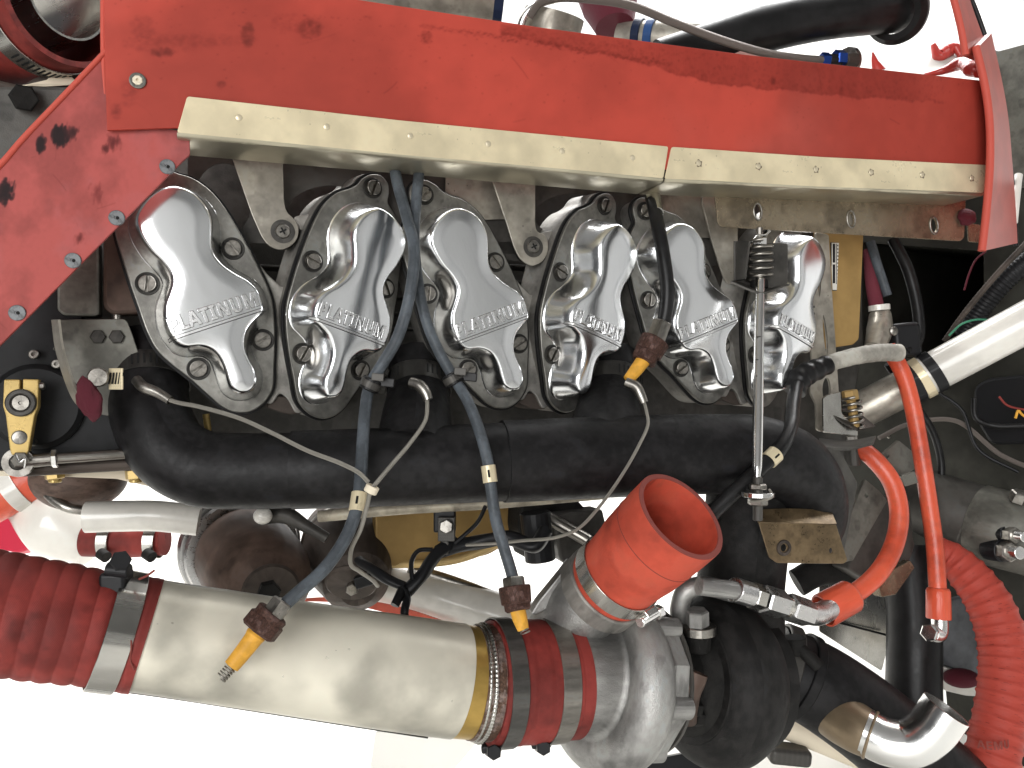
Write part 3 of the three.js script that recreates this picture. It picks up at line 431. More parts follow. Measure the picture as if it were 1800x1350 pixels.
{
  const t = thing('inner_baffle', 'grey metal baffle plate behind the tops of the rocker covers, with dark oval openings', 'engine baffle', E.p3(800, 340, -0.03));
  part('plate', plate(E, [[330, 225], [900, 262], [1330, 300], [1330, 452], [1240, 470], [1120, 430], [985, 450], [700, 440], [560, 430], [330, 425]], -0.0285, -0.027, { r: 0.004, bevel: 0.0003, holes: [oval(572, 362, 66, 36, -0.12), oval(1000, 376, 62, 36, -0.1), oval(392, 352, 52, 66), oval(820, 415, 40, 38), oval(1206, 450, 36, 30)] }), M.sheetDark, t);
  part('added_backing', plate(T, [[205, 60], [1690, 165], [1700, 308], [335, 232], [205, 215]], -0.0068, -0.0052, { r: 0.002, bevel: 0.0002 }), M.sheetDark, t);  // unseen sheet added to stop red bounce from the baffle
  part('plate', plate(E, [[783, 300], [868, 306], [892, 385], [783, 388]], -0.024, -0.0225, { r: 0.002, bevel: 0.0003 }), M.sheet, t); part('plate', plate(E, [[1150, 330], [1236, 334], [1262, 418], [1165, 418]], -0.024, -0.0225, { r: 0.002, bevel: 0.0003 }), M.sheet, t);
}
const crossHead = (r) => { const a = turned([[0, -0.003], [r, -0.003], [r, 0], [r * 0.86, 0.0012], [r * 0.4, 0.0019], [0, 0.0021]].reverse(), new V3(), new V3(0, 0, 1), 28); return a; };
const crossSlot = merge([new THREE.BoxGeometry(0.0062, 0.0014, 0.0008), new THREE.BoxGeometry(0.0014, 0.00615, 0.00085)]);
function bracket(label, px, z, screw, lobe) {
  const t = thing('baffle_bracket', label, 'bracket', E.p3(...(screw ?? px[0]), z), 'grey brackets hanging between the rocker covers');
  part('plate', plate(E, px, z - 0.0022, z, { r: 0.006, bevel: 0.0005 }), M.sheet, t);
  if (screw) {
    const c = E.p3(screw[0], screw[1], z); part('bushing', turned([[0, -0.016], [0.0135, -0.016], [0.0135, -0.0026], [0, -0.0026]], c, c.clone().add(E.n), 32), M.rubber, t);
    put('countersink', turned([[0.0064, 0.0001], [0.0098, 0.0001], [0.0102, 0.0006], [0.0064, 0.0009], [0.0064, 0.0001]], new V3(), new V3(0, 0, 1), 32), M.sheetDark, t, E.matrix().setPosition(c));
    const s = put('screw', crossHead(0.0064), M.steel, t, E.matrix().setPosition(c.clone().addScaledVector(E.n, 0.0012))); const x = new THREE.Mesh(crossSlot, M.blackGap); x.name = 'cross_slot'; x.position.z = 0.0020; x.rotation.z = 0.5; s.add(x);
  }
}
bracket('grey bracket with a cross-head screw between the first and second rocker covers', [[405, 268], [497, 276], [499, 352], [503, 372], [516, 384], [526, 400], [523, 420], [510, 434], [492, 440], [473, 433], [460, 416], [442, 375]], -0.003, [497, 407]);
bracket('grey bracket with a cross-head screw between the third and fourth rocker covers', [[860, 300], [941, 306], [941, 395], [944, 408], [958, 412], [965, 430], [962, 447], [953, 461], [934, 469], [916, 458], [904, 436], [893, 400]], -0.003, [937, 434]);
bracket('grey bracket partly hidden behind the steel rod with the coil spring', [[1232, 344], [1296, 346], [1298, 470], [1292, 500], [1276, 498], [1266, 470], [1250, 420]], -0.003, null);
{
  const t = thing('slotted_plate', 'tan metal plate with three upright slots hanging below the right strip', 'metal plate', T.p3(1480, 380, -0.045));
  part('plate', plate(T, [[1256, 338], [1262, 392], [1268, 399], [1500, 412.5], [1688, 424], [1695, 418], [1698, 346]], -0.0495, -0.0478, { r: 0.003, bevel: 0.0004, holes: [oval(1332, 372, 5, 13, -0.1), oval(1496, 385, 4.5, 11, -0.1), oval(1642, 396, 4.5, 12, -0.1)] }), M.slotTan, t);
  for (const [x, y] of [[1332, 372], [1496, 385], [1642, 396]]) part('slot_rim', sweep([...oval(x, y, 7, 15, -0.1, 12), oval(x, y, 7, 15, -0.1, 12)[0]].map(([px, py]) => [px, py, 0, 0.0011]), { n: 40, m: 8, caps: false, pts: [...oval(x, y, 7, 15, -0.1, 12), oval(x, y, 7, 15, -0.1, 12)[0]].map(([px, py]) => T.p3(px, py, -0.0475)) }), M.steel, t);
  part('slot_backing', plate(T, [[1488, 368], [1506, 369], [1506, 402], [1488, 401]], -0.053, -0.052, { r: 0.001 }), M.sheet, t);
  part('end_tab', plate(T, [[1701, 392], [1735, 396], [1733, 428], [1703, 425]], -0.0495, -0.0478, { r: 0.002 }), M.slotTan, t);
  const lump = new THREE.IcosahedronGeometry(0.009, 4); { const P = lump.attributes.position; for (let i = 0; i < P.count; i++) { const v = new V3().fromBufferAttribute(P, i), k = 0.72 + 0.5 * nB(v.x * 24 + 0.5, v.y * 24 + v.z * 17); P.setXYZ(i, v.x * k * 1.2, v.y * k * 1.1, v.z * k * 0.7); } lump.computeVertexNormals(); }
  const c = T.p3(1700, 382, -0.044); lump.translate(c.x, c.y, c.z); lone('sealant_lump', lump, M.maroon, 'dark maroon lump of sealant at the right end of the slotted plate', 'sealant');
}
// ---- far left: casing, tan bracket, lever arm and rod
const EL = new Frame(E.o.clone().addScaledVector(E.n, 0), E.u, E.n);
const socket = merge([turned([[0.0016, 0.0012], [0.0016, 0.004], [0.003, 0.004], [0.0036, 0.0034], [0.0036, -0.002], [0, -0.002], [0, 0.0012], [0.0016, 0.0012]].reverse(), new V3(), new V3(0, 0, 1), 20)]);
{
  const t = thing('gear_casing', 'black casing with small socket bolts at the far left edge, behind the gold lever', 'casing', E.p3(60, 700, -0.03));
  part('housing', plate(E, [[-60, 420], [60, 400], [140, 430], [150, 690], [215, 745], [215, 812], [-60, 832]], -0.10, -0.02, { r: 0.006, bevel: 0.003 }), M.caseDark, t);
  part('round_cover', turned([[0, 0], [0.030, 0], [0.034, -0.004], [0.034, -0.012], [0, -0.012]].reverse(), E.p3(62, 715, -0.012), E.p3(62, 715, -0.012).add(E.n), 40), M.caseDark, t);
  for (const [x, y] of [[60, 623], [104, 700], [60, 776], [100, 640]]) put('socket_bolt', socket, M.steel, t, E.matrix().setPosition(E.p3(x, y, x === 104 ? -0.018 : -0.016)));
}
{
  const t = thing('tan_bracket', 'dull tan folded metal bracket beside the far left rocker cover', 'bracket', E.p3(150, 620, -0.01));
  part('plate', plate(E, [[93, 562], [222, 560], [232, 585], [250, 640], [215, 705], [195, 733], [150, 722], [131, 704], [100, 618]], -0.018, -0.0155, { r: 0.004, bevel: 0.0006, holes: [oval(103, 613, 10, 5)] }), M.channel, t);
  part('flange', ribbon([[92, 562, 0.600], [100, 618, 0.603], [131, 704, 0.606], [152, 724, 0.608]], [[104, 562, 0.594], [112, 616, 0.596], [142, 698, 0.60], [160, 716, 0.602]], 0.0018), M.sheet, t);
  part('side_block', plate(E, [[100, 440], [174, 420], [175, 556], [112, 555], [100, 545]], -0.04, -0.016, { r: 0.005, bevel: 0.002 }), M.channel, t); part('brown_block', plate(E, [[181, 380], [240, 400], [262, 540], [250, 550], [196, 553], [181, 540]], -0.04, -0.012, { r: 0.006, bevel: 0.003 }), M.brown, t);
  for (const x of [172, 205]) part('nut', hexNut(E.p3(x, 592, -0.02), E.p3(x, 592, -0.012), 0.006), M.sheetDark, t);
  part('stud', rod(E.p3(205, 545, -0.02), E.p3(207, 580, -0.02), 0.004), M.steel, t);
}
{
  const t = thing('lever_arm', 'gold anodised lever arm clamped on a round shaft at the far left', 'lever', E.p3(38, 720, 0.01));
  part('arm', plate(E, [[7, 667], [35, 667], [35, 684], [40, 684], [40, 666], [68, 667], [67, 716], [61, 730], [50, 794], [46, 800], [20, 800], [17, 790], [10, 730], [5, 714]], 0.002, 0.012, { r: 0.0012, bevel: 0.0008 }), M.gold, t);
  const c = E.p3(37, 708, 0.012); part('hub_ring', turned([[0.0058, 0], [0.0105, 0], [0.0105, 0.0018], [0.0095, 0.0030], [0.0072, 0.0030], [0.0058, 0.0014], [0.0058, 0]].reverse(), c, c.clone().add(E.n), 36), M.sheetDark, t); part('shaft_end', turned([[0, 0], [0.0058, 0], [0.0056, 0.002], [0.0015, 0.0023], [0.0012, 0.001], [0, 0.001]].reverse(), c, c.clone().add(E.n), 30), M.steel, t);
  part('pinch_bolt', rod(E.p3(67, 678, 0.007), E.p3(79, 678, 0.007), 0.0032), M.steel, t); put('rivet', rivetHead, M.steel, t, E.matrix().multiply(new THREE.Matrix4().makeScale(2, 2, 1)).setPosition(E.p3(34, 769, 0.0121)));
}
{
  const t = thing('control_rod', 'steel control rod with a rod end below the gold lever at the far left', 'control rod', E.p3(60, 812, 0.01));
  const c = E.p3(33, 812, 0.006); part('rod_end', turned([[0.006, -0.004], [0.0108, -0.004], [0.0115, 0], [0.0108, 0.004], [0.006, 0.004], [0.006, -0.004]].reverse(), c, c.clone().add(E.n), 30), M.steel, t); part('ball', new THREE.SphereGeometry(0.0066, 20, 14).translate(c.x, c.y, c.z), M.sheetDark, t);
  part('castle_nut', hexNut(E.p3(35, 808, 0.008), E.p3(35, 808, 0.017), 0.0062), M.steel, t); part('cotter_pin', sweep(V([[28, 800, 0.587], [36, 812, 0.583], [44, 806, 0.584], [43, 822, 0.585]], 0.0007), { n: 20, m: 6 }), M.bright, t);
  part('sleeve', rod(E.p3(46, 811, 0.006), E.p3(92, 807, 0.006), 0.0052), M.steel, t); part('nut', hexNut(E.p3(90, 807, 0.006), E.p3(102, 806, 0.006), 0.0072), M.bright, t); part('rod', rod(E.p3(100, 806, 0.006), E.p3(245, 796, 0.0), 0.0042), M.steel, t); part('lower_rod', rod(E.p3(40, 826, -0.006), E.p3(260, 814, -0.006), 0.0052), M.brownDark, t);
}
lone('brass_drain', sweep(V([[362, 728, 0.70], [365, 750, 0.70], [368, 768, 0.70], [382, 780, 0.70]], 0.0030), { n: 24, m: 12 }), M.gold, 'thin brass drain tube in the dark inside the bend of the exhaust elbow', 'tube');
{
  const t = thing('support_rail', 'pale tan rail with brass bolts below the control rod at the far left', 'rail', E.p3(140, 840, -0.03));
  part('rail', plate(E, [[-60, 828], [120, 826], [240, 822], [290, 862], [205, 842], [60, 836], [-60, 838]], -0.04, -0.024, { r: 0.002, bevel: 0.0008 }), M.cream, t);
  for (const x of [95, 236]) { part('bolt', hexNut(E.p3(x, 824, -0.018), E.p3(x + 2, 842, -0.018), 0.0075), M.gold, t); part('bolt_tip', rod(E.p3(x + 2, 842, -0.018), E.p3(x + 2, 848, -0.018), 0.005), M.gold, t); }
}
// ---------------------------------------------------------------- exhaust manifold and clamps
{
  const t = thing('exhaust_manifold', 'long black exhaust manifold below the rocker covers with an elbow at the left', 'exhaust pipe', at(700, 815, 0.68));
  part('elbow', sweep([[258, 610, 0.70, 0.0325], [260, 670, 0.682, 0.0322], [266, 728, 0.665, 0.0318], [296, 790, 0.654, 0.0312], [350, 822, 0.655, 0.0314], [430, 828, 0.659, 0.0314], [530, 826, 0.666, 0.0314]], { n: 90, m: 40 }), M.exhaust, t);
  part('collector', sweep([[514, 826, 0.664, 0.0327], [640, 822, 0.673, 0.033], [760, 817, 0.686, 0.0338], [897, 811, 0.703, 0.0346]], { n: 40, m: 40 }), M.exhaust, t);
  part('collector', sweep([[884, 811, 0.702, 0.0362], [1050, 804, 0.722, 0.0368], [1240, 798, 0.748, 0.0376], [1340, 802, 0.766, 0.038], [1398, 830, 0.782, 0.038], [1420, 890, 0.80, 0.038], [1400, 960, 0.81, 0.038]], { n: 60, m: 40 }), M.exhaust, t);
  part('riser', sweep([[736, 630, 0.772, 0.0290], [736, 690, 0.752, 0.0290], [732, 740, 0.715, 0.0315], [728, 800, 0.687, 0.034]], { n: 30, m: 36 }), M.exhaust, t);
  part('riser', sweep([[1074, 630, 0.835, 0.0300], [1074, 690, 0.812, 0.0300], [1068, 740, 0.765, 0.033], [1062, 795, 0.728, 0.035]], { n: 30, m: 36 }), M.exhaust, t);
  part('weld_ring', sweep(Array.from({ length: 25 }, (_, i) => [0, 0, 0, 0.0007]), { n: 72, m: 6, caps: false, pts: Array.from({ length: 25 }, (_, i) => { const c = at(890, 811, 0.7025), a = at(1050, 804, 0.722).sub(c).normalize(), u = new V3(0, 1, 0).addScaledVector(a, -a.y).normalize(), w = a.clone().cross(u), q = i / 24 * 2 * PI; return c.addScaledVector(u, Math.cos(q) * 0.0352).addScaledVector(w, Math.sin(q) * 0.0352).addScaledVector(a, -0.003); }) }), M.exhaust, t);
}
function wormClamp(label, p, q, r, dir, o = {}) {            // band from p to q of radius r; dir points to where the screw housing sits
  const t = thing('hose_clamp', label, 'hose clamp', p, 'steel worm-drive hose clamps');
  const a = q.clone().sub(p), L = a.length(); a.normalize(); const out = dir.clone().addScaledVector(a, -dir.dot(a)).normalize(), tan = a.clone().cross(out), c = p.clone().lerp(q, 0.5).addScaledVector(out, r + 0.004);
  part('band', band(p, q, r), o.mat ?? M.satin, t);
  if (o.slots) { const g = new THREE.BoxGeometry(L * 0.55, 0.0016, 0.0006); for (let k = -o.slots; k <= o.slots; k++) { if (Math.abs(k) < 3 && !o.plain) continue; const q2 = k * 0.0046 / r + (o.slotTurn ?? 0), n = out.clone().multiplyScalar(Math.cos(q2)).addScaledVector(tan, Math.sin(q2)), tt = a.clone().cross(n); put('band_slot', g, M.blackGap, t, new THREE.Matrix4().makeBasis(a, tt, n).setPosition(p.clone().lerp(q, 0.5).addScaledVector(n, r + 0.0012))); } }
  if (!o.noScrew) { part('housing', boxAt(c, tan, a, 0.016, L * 1.05, 0.0075, 0.0016), o.hmat ?? M.steel, t); part('screw', rod(c.clone().addScaledVector(tan, -0.013).addScaledVector(out, 0.002), c.clone().addScaledVector(tan, 0.012).addScaledVector(out, 0.002), 0.0044), o.hmat ?? M.steel, t); part('screw_head', hexNut(c.clone().addScaledVector(tan, 0.012).addScaledVector(out, 0.002), c.clone().addScaledVector(tan, 0.018).addScaledVector(out, 0.002), 0.0062), o.hmat ?? M.steel, t); }
  return t;
}
{
  const t = wormClamp('perforated hose clamp round the exhaust riser at the far left', at(260, 682, 0.679), at(259, 652, 0.687), 0.0330, new V3(-0.75, 0, 0.66), { slots: 9, mat: M.bandDark, noScrew: true, slotTurn: 0.55 });
  part('clamp_screw', crossHead(0.0076).rotateX(0).applyMatrix4(E.matrix().setPosition(at(172, 663, 0.605))), M.steel, t); part('band_end', boxAt(at(204, 666, 0.612), new V3(0.85, 0, 0.25), new V3(0, 1, 0), 0.013, 0.0165, 0.0016, 0.0006), M.tan, t);
  for (let k = -2; k <= 2; k++) part('end_slot', boxAt(at(204 + k * 5.5, 665, 0.6105), new V3(0.15, 1, 0).normalize(), new V3(-1, 0.15, 0), 0.009, 0.0009, 0.0014, 0.0003), M.blackGap, t);
  const L = new THREE.IcosahedronGeometry(0.011, 4); { const P = L.attributes.position; for (let i = 0; i < P.count; i++) { const v = new V3().fromBufferAttribute(P, i), k = 0.75 + 0.45 * nB(v.x * 20 + 0.4, v.y * 20 + v.z * 9); P.setXYZ(i, v.x * k * 0.85 - v.y * 0.35, v.y * k * 1.5, v.z * k * 0.6); } L.computeVertexNormals(); const c = at(157, 702, 0.603); L.translate(c.x, c.y, c.z); }
  lone('sealant_patch', L, M.maroon, 'dark red smear of sealant under the clamp screw at the far left', 'sealant');
}
wormClamp('perforated dark clamp round the exhaust riser between the two thick grey leads', at(736, 690, 0.752), at(736, 662, 0.761), 0.0300, new V3(-0.9, 0, 0.3), { slots: 11, mat: M.bandDark, hmat: M.bandDark, slotTurn: 1.2 });
wormClamp('perforated dark clamp round the exhaust riser below the yellow tip', at(1074, 688, 0.813), at(1074, 662, 0.822), 0.0310, new V3(-0.9, 0, 0.3), { slots: 11, mat: M.bandDark, hmat: M.bandDark, slotTurn: 1.0 });
// ---------------------------------------------------------------- ignition leads
function lead(label, ctrl, r, material, { nuts, tip, spring, rings = [], group } = {}) {
  const t = thing('ignition_lead', label, 'ignition lead', at(ctrl[0][0], ctrl[0][1], ctrl[0][2]), 'ignition leads of the engine');
  part('cable', hose(V(ctrl, r), { n: 110, m: 16 }), material, t);
  for (const [x0, y0, d0, x1, y1, d1] of rings) { part('marker_ring', band(at(x0, y0, d0), at(x1, y1, d1), r + 0.0001, 0.0011, 28), M.tan, t); const e = at(x0, y0, d0), f = at(x1, y1, d1), ay = f.clone().sub(e).normalize(), c = e.clone().lerp(f, 0.5).addScaledVector(new V3(0, 0, 1).addScaledVector(ay, -ay.z).normalize(), r + 0.0012); part('ring_slot', boxAt(c, ay.clone().cross(new V3(0, 0, 1)), ay, 0.0018, 0.006, 0.0008, 0.0003, 1), M.blackGap, t); }
  if (nuts) for (const [name, x0, y0, d0, x1, y1, d1, rr, m] of nuts) part(name, name === 'hex_nut' ? hexNut(at(x0, y0, d0), at(x1, y1, d1), rr) : rod(at(x0, y0, d0), at(x1, y1, d1), rr, rr * 0.94, 20, 0.001), m, t);
  if (tip) part('insulator', sweep(tip, { n: 24, m: 20 }), M.yellow, t);
  if (spring) { const [p, q, R, turns] = spring, a = at(...p), b = at(...q), ax = b.clone().sub(a).normalize(), u = new V3(0, 0, 1).addScaledVector(ax, -ax.z).normalize(), w = ax.clone().cross(u), N = turns * 14; part('spring', sweep(Array.from({ length: N + 1 }, () => [0, 0, 0, 0.00055]), { n: N * 2, m: 6, pts: Array.from({ length: N + 1 }, (_, i) => a.clone().lerp(b, i / N).addScaledVector(u, Math.cos(i / 14 * 2 * PI) * R).addScaledVector(w, Math.sin(i / 14 * 2 * PI) * R)) }), M.steel, t); }
  return t;
}
lead('left thick blue-grey ignition lead, its yellow tip with loose spring over the pale duct', [[690, 270, 0.70], [698, 320, 0.69], [716, 385, 0.675], [728, 440, 0.662], [720, 520, 0.655], [698, 595, 0.652], [672, 640, 0.655], [650, 678, 0.655], [641, 730, 0.64], [637, 785, 0.625], [634, 835, 0.612], [628, 890, 0.602], [608, 945, 0.592], [570, 1000, 0.58], [520, 1045, 0.568], [490, 1072, 0.563]], 0.00485, M.lead,
  { rings: [[632, 866, 0.606, 627, 899, 0.600]], nuts: [['hex_nut', 498, 1056, 0.565, 474, 1088, 0.560, 0.0082, M.steel], ['collar_nut', 481, 1077, 0.561, 466, 1094, 0.559, 0.0122, M.rust], ['hex_nut', 473, 1086, 0.561, 452, 1112, 0.557, 0.0142, M.rust]], tip: [[458, 1106, 0.558, 0.0058], [450, 1116, 0.557, 0.0074], [445, 1123, 0.556, 0.0066], [425, 1149, 0.552, 0.0060], [407, 1171, 0.549, 0.0056]], spring: [[411, 1168, 0.5495], [388, 1193, 0.545], 0.0038, 6] });
lead('right thick blue-grey ignition lead with a short yellow tip at the dark red sleeve', [[738, 290, 0.705], [732, 350, 0.693], [728, 420, 0.68], [734, 490, 0.676], [748, 560, 0.672], [770, 615, 0.672], [797, 663, 0.672], [822, 705, 0.66], [842, 755, 0.65], [857, 810, 0.642], [864, 865, 0.638], [872, 915, 0.634], [888, 970, 0.63], [900, 1010, 0.626], [904, 1030, 0.624]], 0.0047, M.lead,
  { rings: [[858, 818, 0.641, 862, 848, 0.639]], nuts: [['hex_nut', 902, 1014, 0.626, 906, 1045, 0.622, 0.0090, M.steel], ['collar_nut', 904, 1030, 0.624, 908, 1062, 0.62, 0.0128, M.rust], ['hex_nut', 907, 1052, 0.622, 911, 1074, 0.619, 0.0118, M.rust]], tip: [[910, 1072, 0.62, 0.0062], [914, 1088, 0.618, 0.0058], [920, 1107, 0.616, 0.0046]], spring: [[918, 1100, 0.617], [924, 1114, 0.614], 0.0036, 3] });
lead('thin black ignition lead hanging over the fifth rocker cover to a yellow tip', [[1142, 318, 0.80], [1148, 355, 0.772], [1157, 400, 0.752], [1166, 450, 0.742], [1173, 510, 0.738], [1168, 560, 0.738], [1160, 580, 0.738]], 0.0066, M.rubber,
  { nuts: [['ferrule', 1146, 342, 0.78, 1154, 376, 0.762, 0.0076, M.satin], ['hex_nut', 1164, 566, 0.738, 1150, 604, 0.734, 0.0098, M.steel], ['collar_nut', 1152, 598, 0.735, 1138, 622, 0.732, 0.0140, M.rust], ['hex_nut', 1142, 612, 0.733, 1130, 636, 0.73, 0.0125, M.rust]], tip: [[1132, 632, 0.73, 0.0068], [1120, 648, 0.728, 0.0062], [1104, 668, 0.725, 0.0050]] });
lead('black ignition lead curving down right of the steel rod', [[1455, 640, 0.86], [1425, 652, 0.85], [1404, 672, 0.835], [1394, 710, 0.80], [1388, 755, 0.75], [1370, 790, 0.728], [1345, 815, 0.72], [1300, 856, 0.712], [1258, 896, 0.708], [1225, 930, 0.704]], 0.0070, M.rubber, { rings: [[1364, 797, 0.7255, 1350, 810, 0.7215]] });
function cushion(label, x, y, d, ax, ay, r) {                 // rubber-lined loop that holds a lead
  const t = thing('cable_clip', label, 'cable clip', at(x, y, d), 'rubber-lined clips holding the thick leads'), a = at(x - ax * 11, y - ay * 11, d), b = at(x + ax * 11, y + ay * 11, d);
  part('cushion', band(a, b, r, 0.0032, 28), M.rubber, t); part('strap', band(at(x - ax * 6, y - ay * 6, d), at(x + ax * 6, y + ay * 6, d), r + 0.003, 0.0009, 28), M.sheetDark, t);
  part('tail', boxAt(at(x + 24, y - 4, d), new V3(1, -0.1, 0), new V3(0.1, 1, 0), 0.017, 0.0075, 0.005, 0.001), M.rubber, t); part('end_tab', boxAt(at(x + 12, y - 13, d - 0.012), new V3(1, -0.1, 0), new V3(0.1, 1, 0), 0.010, 0.006, 0.002, 0.0006), M.sheetDark, t);
}
cushion('black cushioned clip on the left thick grey lead below the second cover', 652, 676, 0.655, -0.45, 0.9, 0.0052);
cushion('black cushioned clip on the right thick grey lead below the third cover', 797, 666, 0.672, 0.5, 0.87, 0.0052);
// ---------------------------------------------------------------- temperature probes with braided wires
function probe(label, sleeve, wire, r = 0.0017) {
  const t = thing('probe_wire', label, 'probe wire', at(...sleeve[0].slice(0, 3)), 'temperature probes with braided wires');
  part('sleeve', sweep(sleeve, { n: 24, m: 16, wall: 0.0008 }), M.steel, t); part('wire', hose(V(wire, r), { n: 110, m: 10 }), M.braid, t);
}
probe('braided probe wire running from the far left riser down to the tie', [[240, 668, 0.625, 0.0042], [252, 680, 0.62, 0.0044], [276, 690, 0.618, 0.0040], [299, 704, 0.616, 0.0034]], [[285, 698, 0.617], [310, 707, 0.614], [350, 715, 0.612], [420, 735, 0.61], [480, 762, 0.606], [540, 792, 0.603], [600, 815, 0.598], [632, 832, 0.596], [648, 848, 0.596]]);
probe('short braided probe wire from the middle riser down to the tie and beyond', [[722, 672, 0.655, 0.0045], [738, 678, 0.652, 0.0048], [748, 690, 0.65, 0.0044], [753, 703, 0.649, 0.0038]], [[750, 692, 0.65], [751, 715, 0.648], [748, 738, 0.645], [720, 780, 0.635], [690, 815, 0.62], [665, 845, 0.603], [652, 862, 0.597], [645, 890, 0.596], [634, 930, 0.60], [618, 965, 0.605], [616, 990, 0.61], [632, 1004, 0.63], [655, 1020, 0.66], [664, 1030, 0.68]]);
probe('long thin braided probe wire from the right riser sweeping left under the manifold', [[1100, 672, 0.70, 0.0045], [1118, 680, 0.697, 0.0048], [1126, 694, 0.695, 0.0044], [1132, 708, 0.694, 0.0038]], [[1130, 700, 0.694], [1136, 722, 0.692], [1139, 745, 0.69], [1122, 785, 0.684], [1090, 840, 0.676], [1050, 895, 0.67], [1015, 930, 0.67], [975, 945, 0.675], [920, 950, 0.69], [870, 955, 0.72], [820, 958, 0.76]], 0.0015);
lone('wire_tie', band(at(656, 854, 0.597), at(650, 866, 0.597), 0.0036, 0.0016, 20), M.cream, 'pale tie binding two braided probe wires in front of the grey lead', 'wire tie');
// ---------------------------------------------------------------- duct, sleeve, turbocharger
const lerp3 = (a, b, t) => a.clone().lerp(b, t);
{
  const t = thing('corrugated_hose', 'dark red corrugated hose at the lower left, clamped onto the pale duct', 'air hose', at(100, 1085, 0.56));
  const g = sweep([[-120, 1060, 0.545, 0.0415], [-40, 1072, 0.553, 0.0415], [40, 1084, 0.562, 0.0412], [120, 1096, 0.572, 0.0408], [170, 1103, 0.579, 0.0405], [205, 1108, 0.584, 0.0408], [258, 1117, 0.591, 0.0415]], { n: 260, m: 72, shape: (s, tt, q) => 1 + (tt < 0.80 ? 0.036 * (Math.pow(Math.abs(Math.sin(s / 0.0130 * PI + 0.3 * Math.sin(q * 2 + 1) + 1.6 * nA(q / 7 + 0.2, s * 4))), 0.7) - 0.6) + 0.045 * (nB(q / 6.283, s * 5) - 0.5) + 0.02 * (nC(q / 6.283, s * 3) - 0.5) : 0.004 * Math.sin(s * 900) * (tt > 0.9 ? 1 : 0)) });
  part('hose', g, M.redHose, t);
  for (let k = 0; k < 2; k++) part('loose_thread', sweep(k ? V([[228, 1110, 0.552], [231, 1135, 0.549], [229, 1160, 0.55], [236, 1178, 0.55]], 0.0006) : V([[245, 1018, 0.57], [258, 1012, 0.566], [271, 1003, 0.562]], 0.0009), { n: 20, m: 6 }), M.redEdge, t);
}
{
  const t = thing('hose_clamp', 'wide steel band clamp over the end of the red corrugated hose', 'hose clamp', at(200, 1110, 0.58), 'steel worm-drive hose clamps');
  part('band', band(at(180, 1104.5, 0.580), at(228, 1112, 0.588), 0.0424, 0.0012, 64), M.satin, t); part('screw_block', boxAt(at(205, 1022, 0.572), new V3(1, 0, -0.1), new V3(0.1, 1, 0), 0.018, 0.016, 0.02, 0.003), M.plastic, t);
  part('screw', rod(at(189, 1000, 0.565), at(228, 1004, 0.565), 0.0052), M.plastic, t); part('screw_head', hexNut(at(212, 986, 0.565), at(212, 986, 0.545), 0.0072), M.plastic, t);
}
{
  const t = thing('intake_duct', 'pale mottled metal intake duct at the bottom with a seam along its lower edge', 'air duct', at(500, 1150, 0.62));
  part('tube', sweep([[212, 1109, 0.585, 0.0402], [300, 1122, 0.597, 0.0405], [500, 1152, 0.625, 0.0425], [700, 1181, 0.652, 0.0450], [802, 1195, 0.668, 0.0460]], { n: 80, m: 72 }), M.duct, t);
  part('seam', sweep(V([[206, 1211, 0.598], [300, 1224, 0.611], [500, 1255, 0.640], [700, 1286, 0.668], [752, 1294, 0.676]], 0.0021), { n: 40, m: 8 }), M.greyGreen, t);
  part('gold_ring', sweep([[798, 1194.5, 0.6675, 0.0452], [818, 1197, 0.6705, 0.0450], [832, 1198, 0.673, 0.0452]], { n: 12, m: 64 }), mat(lin(0.50, 0.33, 0.09), 0.34, 0.7, { map: rep(tMottle, 0.06) }), t);
  part('weld_collar', sweep([[828, 1198, 0.6722, 0.0458], [838, 1198.5, 0.6738, 0.0462], [850, 1199, 0.6756, 0.0468], [880, 1199, 0.680, 0.0470]], { n: 60, m: 96, shape: (s, tt, q) => 1 + 0.010 * (nC(q / 6.283, s * 7) - 0.5) }), mat(lin(0.45, 0.42, 0.37), 0.5, 0.8, { map: rep(tRust, 0.05), bumpMap: rep(bCast, 0.02), bumpScale: 0.0008 }), t);
  const bead = (x, y, d, r, wob, k) => { const c = at(x, y, d), a = at(880, 1199, 0.68).sub(at(828, 1198, 0.672)).normalize(), u = new V3(0, 1, 0).addScaledVector(a, -a.y).normalize(), w = a.clone().cross(u); const N = 96; part('weld_bead', sweep(Array.from({ length: N + 1 }, () => [0, 0, 0, wob]), { n: 380, m: 8, caps: false, shape: (s) => 1 + 0.13 * Math.sin(s / 0.0034 * 2 * PI) + 0.3 * (nA(s * 3, k) - 0.5), pts: Array.from({ length: N + 1 }, (_, i) => { const q = i / N * 2 * PI; return c.clone().addScaledVector(u, Math.cos(q) * r).addScaledVector(w, Math.sin(q) * r).addScaledVector(a, 0.0016 * nA(i / N, k)); }) }), M.satin, t); };
  bead(842, 1198.7, 0.6745, 0.0464, 0.0022, 0.2); bead(833, 1198, 0.6732, 0.0458, 0.0013, 0.7);
}
{
  const t = thing('red_sleeve', 'dark red silicone sleeve joining the pale duct to the grey turbocharger', 'hose sleeve', at(950, 1195, 0.7));
  part('sleeve', sweep([[858, 1199, 0.6768, 0.0502], [866, 1199, 0.6782, 0.0510], [890, 1198, 0.6822, 0.0512], [940, 1196, 0.6905, 0.0510], [982, 1193.5, 0.698, 0.0503], [1004, 1192, 0.7022, 0.0500]], { n: 80, m: 72, wall: 0.0035, shape: (s, tt, q) => 1 + 0.010 * (((s / 0.0135 + 0.03 * Math.sin(q)) % 1 + 1) % 1 - 0.5) }), M.redHose, t);
}
